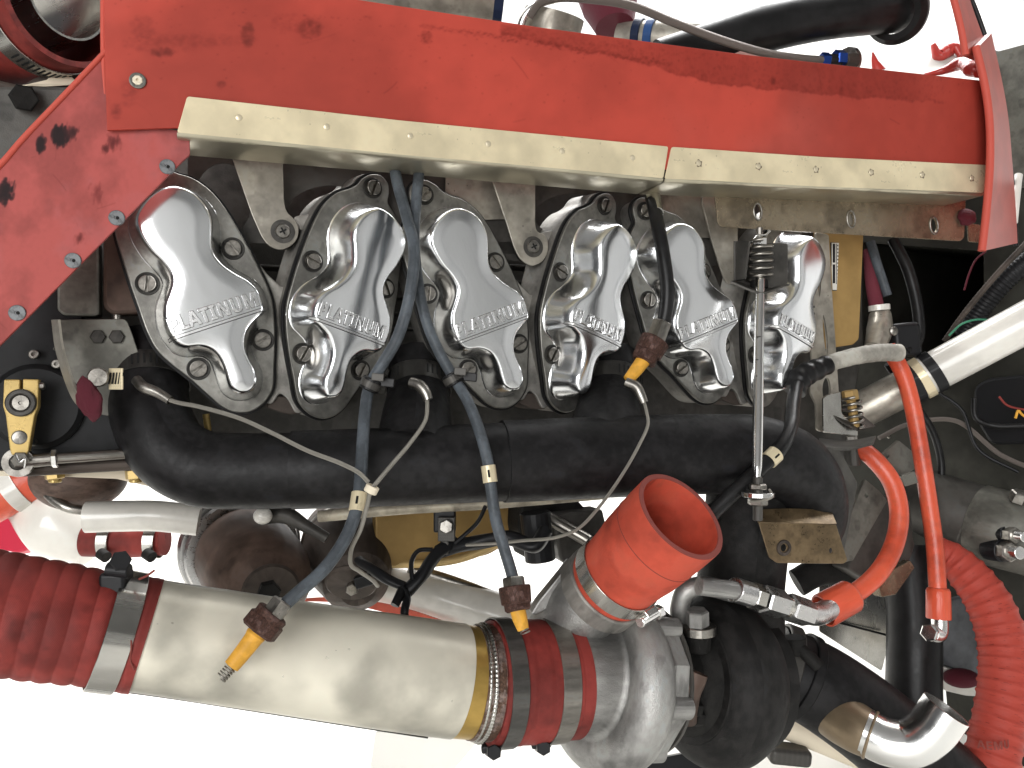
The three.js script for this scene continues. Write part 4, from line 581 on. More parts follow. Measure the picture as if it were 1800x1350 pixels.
for (const [x0, x1, r, label, m] of [[864, 892, 0.0519, 'dull band clamp nearer the duct on the dark red sleeve', M.bandDark2], [950, 980, 0.0514, 'dull band clamp nearer the turbocharger on the dark red sleeve', M.bandDull]]) {
  const d = (x) => 0.6784 + (x - 868) / 172 * 0.0306, y = (x) => 1199 - (x - 868) / 172 * 9; const t = thing('hose_clamp', label, 'hose clamp', at(x0, y(x0), d(x0)), 'steel worm-drive hose clamps');
  part('band', band(at(x0, y(x0), d(x0)), at(x1, y(x1), d(x1)), r, 0.0012, 64), m, t);
  const bx = (x0 + x1) / 2 - 14, by = y(x0) + r / d(x0) * 1400 + 5; part('housing', boxAt(at(bx, by, d(x0) - 0.012), new V3(1, 0.1, 0), new V3(0, 1, 0), 0.017, 0.007, 0.014, 0.002), M.plastic, t); part('screw', hexNut(at(bx, by + 9, d(x0) - 0.008), at(bx + 5, by + 11, d(x0) - 0.034), 0.0062), M.plastic, t);
}
// turbocharger: axis runs to the right and away
const TA = at(1040, 1190, 0.709), TB = at(1195, 1192, 0.752), tax = TB.clone().sub(TA).normalize(), tup = new V3(0, 1, 0).addScaledVector(tax, -tax.y).normalize(), tw = tax.clone().cross(tup);   // tw points away from the viewer or towards, fixed below
if (tw.z < 0) tw.negate();
const tp = (s, q, r) => TA.clone().addScaledVector(tax, s).addScaledVector(tup, Math.cos(q) * r).addScaledVector(tw, Math.sin(q) * r);   // q from straight up towards the viewer
{
  const t = thing('compressor_housing', 'grey cast compressor housing of the turbocharger with its snail-shaped scroll', 'turbocharger', tp(0.05, 0, 0));
  // inlet neck and volute in one casting: the bulge grows round the axis as a snail does
  const q0 = -0.4, prof = (k) => { const a = 0.0115 + 0.0200 * k, sc = 0.029 - 0.017 * k, out = [[-0.026, 0.041], [-0.026, 0.0455], [Math.min(-0.012, (sc - a) * 0.5 - 0.012), 0.0458], [sc - a - 0.003, 0.0466]]; for (let i = 0; i <= 14; i++) { const f = (-30 + i / 14 * 180) * PI / 180; out.push([sc - a * Math.cos(f), 0.0485 + a * 0.52 + a * Math.sin(f)]); } out.push([0.041, 0.060]); return out; };
  const n0 = prof(0).length; part('volute', grid(n0 - 1, 120, (u, v, i) => { const q = q0 + v * 2 * PI, k = 0.16 + 0.84 * v, p = prof(k)[i]; return { p: tp(p[0], q, p[1] * (1 + 0.004 * (nB(v, u) - 0.5))), u: v * 0.4, v: u * 0.12 }; }), M.castGrey, t);
  part('back_flange', turned([[0, 0.041], [0.0660, 0.041], [0.0675, 0.0425], [0.0675, 0.0565], [0.066, 0.058], [0, 0.058]].reverse(), TA, TB, 10, 0.2), M.castGrey, t);
  part('gasket_ring', turned([[0, 0.0582], [0.066, 0.0582], [0.066, 0.0610], [0, 0.0610]].reverse(), TA, TB, 48), M.sheetDark, t);
  for (const q of [0.55, 1.65, 2.55]) { const c = tp(0.033, q, 0.0625), e = tp(0.0586, q, 0.0625); part('boss', turned([[0, 0], [0.0088, 0], [0.0098, 0.002], [0.0098, 0.026], [0, 0.026]].reverse(), c, e, 24), M.castGrey, t); }
  part('outlet_neck', sweep([[925, 1210, 0.76, 0.024], [955, 1150, 0.735, 0.026], [985, 1105, 0.722, 0.029], [1020, 1072, 0.708, 0.032], [1058, 1036, 0.70, 0.0335], [1078, 1017, 0.688, 0.0325]], { n: 40, m: 48, wall: 0.003 }), M.castGrey, t);
  part('lug', plate(new Frame(at(955, 1060, 0.70), new V3(1, 0, -0.2), new V3(0.2, 0, 1)), [[934, 1078], [946, 1058], [985, 1010], [1005, 985], [1006, 1035], [985, 1060], [940, 1082]], -0.012, 0.002, { r: 0.002, bevel: 0.0015 }), M.castGrey, t);
}
// red stub with the open mouth
const SD = new V3(0.50, 0.675, 0.575).normalize(), SB = at(1075, 1020, 0.690), sp = (s) => SB.clone().addScaledVector(SD, s);
{
  const t = thing('red_stub', 'short bright red silicone hose with its dark open mouth facing up to the right', 'hose stub', sp(0.05));
  const pts = [-0.006, 0.006, 0.022, 0.034, 0.044, 0.06, 0.082, 0.0985].map((s) => sp(s)), R = [0.0365, 0.0365, 0.037, 0.0380, 0.0394, 0.0402, 0.0408, 0.0407];
  part('hose', sweep(R.map((r) => [0, 0, 0, r]), { n: 80, m: 72, wall: 0.0046, pts }), M.redStub, t);
  part('cut_edge', turned([[0.0360, 0.0984], [0.0406, 0.0984], [0.0403, 0.0991], [0.0364, 0.0991], [0.0360, 0.0984]], SB, sp(1), 64), M.redEdge, t);
  part('seam', sweep(Array.from({ length: 33 }, () => [0, 0, 0, 0.0004]), { n: 64, m: 6, caps: false, pts: Array.from({ length: 33 }, (_, i) => { const u = new V3(0, 1, 0).addScaledVector(SD, -SD.y).normalize(), w = SD.clone().cross(u), q = i / 32 * 2 * PI; return sp(0.0655 + 0.004 * Math.sin(q)).addScaledVector(u, Math.cos(q) * 0.0404).addScaledVector(w, Math.sin(q) * 0.0404); }) }), M.redEdge, t);
  const c = wormClamp('bright worm-drive clamp round the foot of the bright red stub', sp(0.002), sp(0.0165), 0.0374, new V3(0.5, -0.75, 0.35), { slots: 0, hmat: M.bright });
  const l = thing('hose_clamp', 'grey flange clamp between the red stub and the compressor outlet', 'hose clamp', sp(-0.01), 'steel worm-drive hose clamps'); part('band', band(sp(-0.022), sp(-0.004), 0.0345, 0.0045, 64), M.cast, l);
}
{
  const t = thing('turbine_housing', 'large black turbine housing of the turbocharger, right of the grey compressor', 'turbocharger', tp(0.17, 0, 0));
  part('bearing_housing', turned([[0, 0.0612], [0.054, 0.0612], [0.050, 0.068], [0.041, 0.074], [0.041, 0.094], [0.050, 0.104], [0.055, 0.118], [0, 0.118]].reverse(), TA, TB, 40), M.castDark, t);
  part('rusty_boss', sweep(V([[1206, 1262, 0.700], [1212, 1222, 0.688], [1226, 1182, 0.690]], 0.0095), { n: 24, m: 20, shape: (s, tt, q) => 1 + 0.3 * (nB(q / 6.28, s * 9) - 0.5) }), M.brown, t);
  const N = 48, pts = [], rr = []; for (let i = 0; i <= N; i++) { const k = i / N, q = -1.2 + k * 2 * PI; const r = 0.0325 + 0.006 * k; pts.push(tp(0.141 + 0.004 * k, q, 0.046)); rr.push([0, 0, 0, r]); }
  part('scroll', sweep(rr, { n: 160, m: 44, pts }), M.turbine, t);
  part('hub', turned([[0, 0.104], [0.058, 0.108], [0.066, 0.13], [0.066, 0.185], [0.05, 0.195], [0, 0.195]].reverse(), TA, TB, 48), M.turbine, t);
  part('inlet_leg', sweep([[1318, 850, 0.80, 0.042], [1310, 950, 0.80, 0.042], [1300, 1040, 0.80, 0.043], [1298, 1120, 0.80, 0.045]], { n: 30, m: 40 }), M.turbine, t);
  for (const [x, y, d] of [[1236, 1246, 0.735], [1240, 1262, 0.74]]) part('bolt', hexNut(at(x - 8, y, d - 0.03), at(x - 22, y - 2, d - 0.034), 0.008), M.castDark, t);
}
{
  const t = thing('oil_fitting', 'small oil pipe with bolts and a round cap on top of the turbocharger', 'pipe fitting', at(1215, 1080, 0.72));
  part('pipe', sweep(V([[1196, 1098, 0.735], [1195, 1066, 0.726], [1206, 1040, 0.722], [1232, 1030, 0.722], [1290, 1042, 0.726]], 0.0088), { n: 50, m: 18 }), M.castGrey, t);
  part('flange', rod(at(1226, 1098, 0.722), at(1226, 1114, 0.722), 0.0165), M.steel, t); part('stem', rod(at(1226, 1113, 0.722), at(1224, 1140, 0.724), 0.0125), M.castDark, t); part('bolt', hexNut(at(1225, 1072, 0.715), at(1226, 1100, 0.717), 0.0105), M.castGrey, t);
}
{
  const t = thing('exhaust_pipe', 'black exhaust pipe leaving the turbine toward the lower right, heat-tinted below', 'exhaust pipe', at(1500, 1240, 0.82));
  part('pipe', sweep([[1360, 1172, 0.83, 0.0425], [1420, 1196, 0.825, 0.0430], [1490, 1240, 0.825, 0.0440], [1580, 1310, 0.83, 0.0450], [1680, 1400, 0.84, 0.046]], { n: 60, m: 48 }), M.exhaust, t);
  part('joint_ring', band(at(1398, 1185, 0.826), at(1414, 1193, 0.8255), 0.0425, 0.003, 64), M.exhaust, t); part('v_band', band(at(1364, 1172, 0.829), at(1388, 1181, 0.827), 0.0432, 0.0035, 64), M.sheetDark, t);
  part('clamp_bolt', sweep(V([[1393, 1130, 0.795], [1412, 1145, 0.788], [1440, 1172, 0.782]], 0.0065), { n: 20, m: 12 }), M.castDark, t); part('clamp_trunnion', rod(at(1396, 1120, 0.795), at(1398, 1148, 0.795), 0.011), M.castDark, t);
}
{
  const t = thing('tail_elbow', 'bright polished pipe elbow at the lower right, open end turned up', 'pipe elbow', at(1600, 1290, 0.76));
  const tint = mat(lin(0.25, 0.19, 0.125), 0.42, 0.6, { map: rep(tMottle, 0.09) });
  part('weld_stub', sweep([[1420, 1222, 0.835, 0.024], [1455, 1245, 0.815, 0.0255], [1485, 1266, 0.793, 0.0250], [1510, 1282, 0.778, 0.0235], [1530, 1292, 0.770, 0.0222]], { n: 24, m: 36 }), tint, t, 'heat-tinted golden brown weld stub');
  part('elbow', sweep([[1520, 1286, 0.772, 0.0218], [1556, 1303, 0.762, 0.0218], [1596, 1308, 0.754, 0.0218], [1632, 1288, 0.748, 0.0218], [1664, 1246, 0.744, 0.0220]], { n: 60, m: 44, wall: 0.0012 }), M.bright, t);
  part('weld_bead', sweep(Array.from({ length: 33 }, () => [0, 0, 0, 0.0016]), { n: 96, m: 8, caps: false, pts: Array.from({ length: 33 }, (_, i) => { const a = at(1530, 1292, 0.770), x = at(1556, 1303, 0.762).sub(at(1520, 1286, 0.772)).normalize(), u = new V3(0, 1, 0).addScaledVector(x, -x.y).normalize(), w = x.clone().cross(u), q = i / 32 * 2 * PI; return a.addScaledVector(u, Math.cos(q) * 0.0222).addScaledVector(w, Math.sin(q) * 0.0222); }) }), tint, t);
}
// ---------------------------------------------------------------- right side: hoses, brackets, springs, starter, firewall
function orangeHose(label, ctrl, r, sleeve, sr) {
  const t = thing('orange_hose', label, 'fire-sleeved hose', at(...ctrl[0].slice(0, 3)), 'orange fire-sleeved hoses');
  part('hose', hose(V(ctrl, r), { n: 80, m: 24 }), M.orange, t); const [a, b] = sleeve.map((c) => at(...c)), L = a.distanceTo(b);
  part('end_sleeve', turned([[sr - 0.0022, 0], [sr - 0.0004, 0], [sr, 0.0012], [sr * 0.97, L - 0.003], [sr * 0.85, L], [r, L + 0.0005], [r, L - 0.002], [sr - 0.0022, L * 0.6], [sr - 0.0022, 0]].reverse(), b, a, 36), M.orange, t); return t;
}
{
  orangeHose('orange hose curving in a bow down to the silver fitting chain', [[1508, 785, 0.87], [1535, 806, 0.86], [1566, 845, 0.85], [1580, 895, 0.84], [1574, 950, 0.83], [1548, 1002, 0.815], [1510, 1038, 0.803], [1470, 1060, 0.795]], 0.0096, [[1499, 1046, 0.800], [1447, 1074, 0.79]], 0.0170);
  const t = thing('hose_fitting', 'chain of silver hex fittings leading left from the bow-shaped orange hose', 'hose fitting', at(1380, 1070, 0.78));
  part('elbow', sweep(V([[1470, 1062, 0.793], [1450, 1075, 0.778], [1434, 1080, 0.765], [1414, 1076, 0.752]], 0.0108), { n: 30, m: 20 }), M.nut, t);
  part('hex_nut', hexNut(at(1419, 1078, 0.754), at(1384, 1066, 0.734), 0.0130), M.nut, t); part('collar', rod(at(1386, 1067, 0.735), at(1374, 1063, 0.729), 0.0098), M.satin, t); part('hex_nut', hexNut(at(1375, 1063, 0.729), at(1339, 1052, 0.713), 0.0130), M.nut, t); part('hex_nut', hexNut(at(1336, 1051, 0.712), at(1318, 1045, 0.705), 0.0118), M.satin, t); part('ferrule', rod(at(1319, 1045, 0.705), at(1290, 1036, 0.694), 0.0108), M.nut, t); part('pipe', rod(at(1295, 1038, 0.695), at(1228, 1030, 0.684), 0.0080), M.castGrey, t);
}
{
  orangeHose('orange hose hanging almost straight down at the right', [[1560, 610, 0.94], [1584, 650, 0.93], [1603, 710, 0.92], [1618, 790, 0.91], [1632, 880, 0.90], [1643, 960, 0.89], [1649, 1045, 0.88]], 0.0092, [[1649, 1034, 0.881], [1650, 1088, 0.876]], 0.0128);
  const t = thing('hose_fitting', 'single silver elbow fitting below the straight orange hose', 'hose fitting', at(1650, 1105, 0.87));
  part('elbow', sweep(V([[1651, 1080, 0.876], [1652, 1104, 0.873], [1650, 1114, 0.871], [1638, 1113, 0.866]], 0.0088), { n: 30, m: 20 }), M.bright, t); part('hex_nut', hexNut(at(1642, 1113, 0.872), at(1632, 1112, 0.862), 0.0095), M.bright, t);
}
{
  const t = thing('ribbed_hose', 'bright red ribbed air hose curving down at the lower right edge', 'air hose', at(1750, 1180, 0.88));
  const tPrint = (() => { const c = document.createElement('canvas'); c.width = 1024; c.height = 1024; const x = c.getContext('2d'); x.fillStyle = '#fff'; x.fillRect(0, 0, 1024, 1024); for (let i = 0; i < 2600; i++) { x.globalAlpha = 0.08 + 0.4 * rnd() ** 3; x.fillStyle = '#3a2a28'; const py = rnd() * 1024; x.fillRect(rnd() * 1024, py, 2 + rnd() * 16, 1 + rnd() * 2); } x.globalAlpha = 1; const tt = new THREE.CanvasTexture(c); tt.wrapS = tt.wrapT = THREE.RepeatWrapping; tt.colorSpace = THREE.SRGBColorSpace; tt.magFilter = THREE.LinearFilter; tt.repeat.set(5, 4); return tt; })();
  part('hose', sweep([[1640, 965, 0.935, 0.0150], [1668, 978, 0.93, 0.0175], [1700, 1008, 0.918, 0.0215], [1736, 1056, 0.902, 0.0240], [1762, 1130, 0.885, 0.0248], [1764, 1210, 0.868, 0.0250], [1752, 1290, 0.855, 0.0256], [1736, 1380, 0.843, 0.0262]], { n: 420, m: 48, shape: (s, tt, q) => 1 + 0.065 * Math.pow(Math.abs(Math.sin(s / 0.0125 * PI + 0.25 * Math.sin(q + s * 20))), 5) - 0.025 * step(0.55, 0.8, nB(q / 6.28, s * 3)) }), mat(lin(0.38, 0.053, 0.036), 0.55, 0, { map: tPrint, bumpMap: rep(bWeave, 0.02), bumpScale: 0.0002 }), t);
  const word2 = new TextGeometry('AEMU', { font, size: 0.0085, depth: 0.0004, curveSegments: 3, bevelEnabled: false }); const c = at(1745, 1318, 0.8218); word2.translate(-0.014, 0, 0); { const P = word2.attributes.position; for (let i = 0; i < P.count; i++) { const x = P.getX(i) / 0.0258; P.setXYZ(i, Math.sin(x) * 0.0262, P.getY(i), P.getZ(i) + (Math.cos(x) - 1) * 0.0262); } word2.computeVertexNormals(); } word2.rotateZ(0.08); word2.rotateY(-0.25); word2.translate(c.x, c.y, c.z); part('printed_word', word2, M.redEdge, t);
}
{
  const t = thing('white_tube', 'thick glossy white tube entering from the right edge', 'tube', at(1720, 610, 0.93));
  part('tube', sweep(V([[1608, 671, 0.965], [1700, 622, 0.945], [1860, 536, 0.91]], 0.0238), { n: 30, m: 40 }), M.whiteTube, t);
  part('dark_tube', sweep(V([[1500, 728, 1.0], [1560, 697, 0.985], [1625, 662, 0.968]], 0.0225), { n: 30, m: 36 }), M.sheet, t, 'dull grey end of the tube');
}
wormClamp('black clamp at the lower end of the thick white tube', at(1596, 677, 0.966), at(1610, 670, 0.964), 0.0246, new V3(0, 1, 0), { noScrew: true, mat: M.plastic }); wormClamp('tan clamp on the thick white tube between two black clamps', at(1613, 668.5, 0.9635), at(1628, 660.5, 0.960), 0.0246, new V3(0, 1, 0), { noScrew: true, mat: M.tan }); wormClamp('black clamp nearest the right edge on the thick white tube', at(1631, 659, 0.9595), at(1648, 650, 0.956), 0.0246, new V3(0, 1, 0), { noScrew: true, mat: M.plastic });
{
  const A = at(1560, 700, 1.16), B = at(1860, 700, 0.98), C = at(1560, 200, 1.16), F = Frame.through(A, B, C);
  const t = thing('firewall', 'dull dark grey firewall panel filling the right side behind the hoses', 'firewall', at(1700, 800, 1.05));
  part('panel', plate(F, [[1420, 360], [1900, 300], [1900, 1420], [1680, 1420], [1655, 1130], [1420, 1000]], -0.004, 0, { r: 0.002, bevel: 0.0005, holes: [[[1515, 425], [1730, 440], [1730, 585], [1600, 630], [1515, 630]]] }), M.greyGreen, t);
  for (const [x, y] of [[1562, 768], [1648, 833], [1600, 915]]) put('rivet', rivetHead, M.steel, t, F.matrix().setPosition(F.p3(x, y, 0)));
  part('upper_panel', plate(F, [[1735, 60], [1748, 88], [1755, 90], [1830, 70], [1830, 330], [1775, 330]], 0.002, 0.006, { r: 0.002, bevel: 0.0005 }), M.channel, t);
  part('black_box', plate(F, [[1710, 680], [1735, 665], [1830, 655], [1830, 780], [1740, 782], [1712, 735]], 0.0, 0.04, { r: 0.01, bevel: 0.004 }), M.plastic, t);
  part('harness_loop', sweep(V([[1712, 700, 0.99], [1716, 735, 0.985], [1745, 748, 0.98], [1810, 748, 0.96]], 0.0035), { n: 40, m: 10 }), M.rubber, t);
  const hole = [[1515, 425], [1730, 440], [1730, 585], [1600, 630], [1515, 630]].map(([x, y]) => F.hit(x, y));   // a made-up pocket, shaped to keep this shadowed spot dark
  for (let i = 0; i < hole.length; i++) { const p = hole[i], q = hole[(i + 1) % hole.length]; part('added_recess_wall', grid(1, 1, (u, v) => ({ p: F.pt(p.x + (q.x - p.x) * u, p.y + (q.y - p.y) * u, -0.002 - v * 0.4), u: u * 0.2, v: v * 0.4 })), M.greyGreen, t); }
  part('added_recess_back', slab(F, hole, -0.404, -0.4, { bevel: 0 }), M.greyGreen, t);
}
{
  const t = thing('sensor_boot', 'pale rubber boot with a collar in the shadow right of the ochre panel', 'rubber boot', at(1545, 575, 0.96));
  part('boot', sweep([[1546, 540, 0.97, 0.0085], [1547, 552, 0.97, 0.0125], [1546, 580, 0.96, 0.0150], [1538, 612, 0.95, 0.0120]], { n: 24, m: 24 }), M.sheet, t); part('collar', rod(at(1545, 536, 0.97), at(1546, 546, 0.97), 0.0125), M.whiteTube, t);
  part('mount', boxAt(at(1590, 598, 0.965), new V3(1, 0.1, 0), new V3(-0.1, 1, 0), 0.034, 0.042, 0.02, 0.006), M.plastic, t); put('mount_bolt', rivetHead, M.steel, t, new THREE.Matrix4().makeScale(2, 2, 2).setPosition(at(1571, 582, 0.945)));
}
for (const [label, ctrl, r, m] of [
  ['black cable running down beside the starter motor', [[1560, 640, 0.99], [1600, 700, 1.0], [1640, 760, 1.0], [1655, 830, 1.0], [1640, 890, 0.99]], 0.0045, M.rubber], ['grey braided cable across the firewall under the white tube', [[1545, 770, 1.02], [1600, 745, 1.03], [1680, 740, 1.02], [1760, 800, 0.99], [1830, 830, 0.97]], 0.0030, M.braidDark], ['thin black wire crossing the firewall toward the black box', [[1650, 690, 1.02], [1690, 720, 1.01], [1720, 790, 1.0], [1790, 830, 0.98]], 0.0022, M.plastic],
  ['black ribbed conduit running up to the right edge behind the white tube', [[1690, 590, 1.0], [1730, 535, 0.98], [1770, 490, 0.965], [1830, 440, 0.95]], 0.0120, M.plastic], ['thin brown cable above the ribbed conduit at the right edge', [[1660, 600, 0.99], [1700, 545, 0.975], [1750, 485, 0.96], [1830, 400, 0.94]], 0.0035, M.brownDark], ['thin green wire looping in the dark above the white tube', [[1668, 590, 0.97], [1690, 570, 0.965], [1715, 562, 0.962], [1735, 562, 0.96]], 0.0013, mat(lin(0.05, 0.22, 0.13), 0.5)], ['thin red wire in the dark left of the red seal end', [[1695, 510, 0.99], [1704, 480, 0.985], [1716, 456, 0.98], [1733, 442, 0.97]], 0.0012, M.maroon],
  ['red wire on the black box at the right edge', [[1756, 697, 0.955], [1770, 712, 0.952], [1800, 720, 0.95], [1830, 724, 0.948]], 0.0013, M.redHose], ['yellow wire stub on the black box at the right edge', [[1785, 735, 0.955], [1790, 722, 0.952], [1796, 728, 0.952], [1806, 735, 0.95]], 0.0015, M.yellow], ['white bundled cable beside the red seal at the right edge', [[1790, 308, 0.93], [1786, 345, 0.92], [1783, 375, 0.92], [1781, 400, 0.93]], 0.0045, M.whiteTube],
  ['dark loop of hose in the shadow right of the yellow panel', [[1570, 420, 0.99], [1598, 480, 0.98], [1615, 560, 0.97], [1612, 600, 0.965], [1590, 618, 0.96]], 0.0068, M.rubber], ['dark red tube in the shadow right of the yellow panel', [[1530, 440, 0.99], [1534, 500, 0.98], [1545, 560, 0.97]], 0.0085, M.maroon], ['grey tube in the shadow right of the yellow panel', [[1530, 425, 0.98], [1542, 465, 0.975], [1560, 520, 0.97]], 0.0055, M.lead],
]) lone('cable', hose(V(ctrl, r), { n: 90, m: 12, shape: /ribbed/.test(label) ? (s) => 1 + 0.1 * Math.sin(s / 0.0045 * 2 * PI) : undefined }), m, label, 'cable');
{
  const t = thing('starter_motor', 'grey starter motor with two threaded terminals at the right edge', 'starter motor', at(1720, 920, 0.97));
  part('body', sweep([[1600, 872, 1.03, 0.040], [1660, 895, 1.0, 0.043], [1720, 918, 0.975, 0.045], [1722, 919, 0.974, 0.046]], { n: 30, m: 40 }), M.sheetDark, t); part('end_cap', sweep([[1722, 919, 0.974, 0.047], [1760, 930, 0.955, 0.047], [1830, 950, 0.93, 0.045]], { n: 20, m: 40 }), M.channel, t);
  for (const [x, y, s] of [[1770, 940, 1], [1762, 968, 1.25]]) { part('terminal_nut', hexNut(at(x, y, 0.915), at(x + 16, y + 2, 0.90), 0.0095 * s), M.steel, t); part('terminal_stud', rod(at(x + 12, y + 1, 0.904), at(x + 32, y + 4, 0.888), 0.0058 * s), M.bright, t); part('terminal_base', rod(at(x - 26, y - 4, 0.935), at(x + 2, y, 0.914), 0.0105 * s), M.plastic, t); }
  part('bracket_bolt', hexNut(at(1787, 882, 0.925), at(1795, 865, 0.92), 0.010), M.steel, t);
}
{
  const G = new Frame(at(1520, 880, 0.90), new V3(0.9, 0, -0.42), new V3(0.42, 0.05, 0.9));
  const t = thing('grey_channel', 'grey drilled channel bracket behind the bow of the orange hose', 'bracket', at(1520, 890, 0.9));
  part('channel', plate(G, [[1521, 842], [1545, 862], [1560, 880], [1500, 985], [1480, 990], [1474, 958]], -0.004, 0, { r: 0.001, bevel: 0.0006, holes: [oval(1523, 871, 4, 5), oval(1482, 947, 4, 5)] }), M.channel, t); part('corner', plate(G, [[1546, 803], [1580, 774], [1610, 798], [1614, 822], [1585, 838], [1560, 820]], -0.004, 0, { r: 0.001, bevel: 0.0006, holes: [oval(1560, 801, 4, 5)] }), M.channel, t); part('body', plate(G, [[1545, 868], [1600, 880], [1608, 960], [1585, 1030], [1555, 1040], [1490, 1000]], -0.03, -0.006, { r: 0.003, bevel: 0.002 }), M.sheetDark, t);
  part('clip', boxAt(at(1597, 842, 0.885), new V3(1, 0.3, 0), new V3(-0.3, 1, 0), 0.016, 0.013, 0.006, 0.0012), M.channel, t); part('foot', plate(G, [[1540, 1018], [1600, 985], [1608, 998], [1575, 1045], [1550, 1050]], -0.01, 0.002, { r: 0.002 }), M.slotTan, t);
}
{
  const G = new Frame(at(1400, 940, 0.738), new V3(0.98, 0, -0.2), new V3(0.2, 0, 0.98));
  const bronze = mat(lin(0.20, 0.145, 0.085), 0.42, 0.6, { map: rep(tSoot, 0.06), roughnessMap: rep(rGrain, 0.05) });
  const t = thing('bronze_plate', 'bent bronze-coloured plate with a ringed hole above the fitting chain', 'metal plate', at(1400, 940, 0.79));
  part('plate', plate(G, [[1334, 918], [1470, 922], [1490, 985], [1484, 991], [1366, 990], [1352, 980]], -0.0018, 0, { r: 0.002, bevel: 0.0005, holes: [oval(1378, 963, 6.5, 8), oval(1461, 968, 4.5, 6)] }), bronze, t);
  part('bent_edge', ribbon([[1333, 918.5, 0.726], [1400, 920.5, 0.7375], [1470, 922, 0.7495]], [[1326, 897, 0.742], [1395, 895, 0.752], [1461, 899, 0.764]], 0.0018), bronze, t);
  const c = G.p3(1378, 963, 0.0002); part('hole_ring', turned([[0.0042, 0], [0.0075, 0], [0.007, 0.001], [0.0046, 0.0014], [0.0042, 0]].reverse(), c, c.clone().add(G.n), 28), M.brownDark, t);
}
function coil(t, x0, y0, d0, x1, y1, d1, R, turns, wire, m, name = 'spring') { const a = at(x0, y0, d0), b = at(x1, y1, d1), ax = b.clone().sub(a).normalize(), u = new V3(0, 0, 1).addScaledVector(ax, -ax.z).normalize(), w = ax.clone().cross(u), N = turns * 16; part(name, sweep(Array.from({ length: N + 1 }, () => [0, 0, 0, wire]), { n: N * 2, m: 8, pts: Array.from({ length: N + 1 }, (_, i) => a.clone().lerp(b, i / N).addScaledVector(u, Math.cos(i / 16 * 2 * PI) * R).addScaledVector(w, Math.sin(i / 16 * 2 * PI) * R)) }), m, t); }
{
  const t = thing('spring_rod', 'upright steel rod with a black coil spring at its top, before the last cover', 'control rod', at(1334, 640, 0.795));
  part('rod', sweep([[1336, 490, 0.792, 0.0047], [1334, 600, 0.762, 0.0047], [1332, 760, 0.717, 0.0048], [1331, 820, 0.702, 0.0042], [1331, 842, 0.698, 0.0024]], { n: 40, m: 20 }), M.bright, t);
  coil(t, 1335, 424, 0.798, 1335, 492, 0.798, 0.0120, 5.5, 0.0017, M.steel); part('castle_nut', hexNut(at(1334, 418, 0.797), at(1334, 432, 0.797), 0.0075), M.bright, t); part('cotter_pin', sweep(V([[1322, 425, 0.79], [1330, 414, 0.788], [1345, 412, 0.789], [1354, 406, 0.79]], 0.0008), { n: 24, m: 6 }), M.bright, t); part('top_pin', rod(at(1335, 400, 0.798), at(1335, 430, 0.798), 0.0035), M.steel, t);
  part('plug', rod(at(1334, 492, 0.798), at(1335, 508, 0.798), 0.0085), M.castDark, t);
  for (const yy of [592, 632, 661]) part('mark', boxAt(at(1333, yy, 0.792 - (yy - 490) * 0.000275 - 0.0050), new V3(1, 0, 0), new V3(0, 1, 0), 0.0045, 0.0009, 0.0004, 0.0001, 1), M.blackGap, t);
  part('bolt', hexNut(at(1332, 850, 0.698), at(1332, 860, 0.698), 0.0078), M.steel, t); part('washer', rod(at(1332, 864, 0.698), at(1332, 873, 0.698), 0.0142), M.bright, t); part('lower_nut', hexNut(at(1332, 876, 0.698), at(1332, 888, 0.698), 0.0088), M.steel, t); part('safety_wire', sweep(V([[1318, 882, 0.692], [1340, 880, 0.684], [1358, 872, 0.689], [1352, 860, 0.693]], 0.0011), { n: 30, m: 6 }), M.braid, t); part('lower_stem', rod(at(1332, 838, 0.698), at(1332, 915, 0.698), 0.0042), M.sheetDark, t);
}
{
  const t = thing('spring_bracket', 'dark folded bracket holding the black coil spring', 'bracket', at(1335, 470, 0.81));
  const G = new Frame(at(1335, 460, 0.812), new V3(0.98, 0, -0.2), new V3(0.2, 0, 0.98));
  part('back_plate', plate(G, [[1291, 424], [1385, 428], [1385, 500], [1340, 508], [1291, 494]], -0.002, 0, { r: 0.003, bevel: 0.0005 }), M.sheetDark, t); part('shelf', ribbon([[1291, 494, 0.812], [1340, 508, 0.812], [1388, 500, 0.815]], [[1284, 496, 0.785], [1338, 515, 0.78], [1376, 504, 0.788]], 0.002), M.sheetDark, t); part('side', ribbon([[1291, 424, 0.812], [1291, 494, 0.812]], [[1318, 424, 0.785], [1310, 490, 0.785]], 0.002), M.sheetDark, t);
}
{
  const G = new Frame(at(1440, 600, 0.89), E.u, E.n);
  const t = thing('slotted_bracket', 'grey slotted steel arm right of the last rocker cover', 'bracket', at(1445, 600, 0.89));
  part('arm', plate(G, [[1434, 408], [1457, 412], [1462, 500], [1469, 600], [1475, 690], [1476, 712], [1448, 716], [1446, 760], [1436, 756], [1434, 710], [1424, 690], [1428, 640], [1424, 590], [1424, 540], [1436, 470]], -0.003, 0, { r: 0.003, bevel: 0.0006, holes: [oval(1441, 490, 3.5, 34, 0.02), oval(1451, 590, 4, 38, -0.1), oval(1453, 685, 8, 22)] }), M.sheet, t);
  for (let k = 0; k < 3; k++) part('adjuster_tooth', boxAt(at(1428, 540 + k * 12, 0.883), new V3(1, 0.3, 0), new V3(-0.3, 1, 0), 0.005, 0.0026, 0.003, 0.0006), M.sheetDark, t);
}
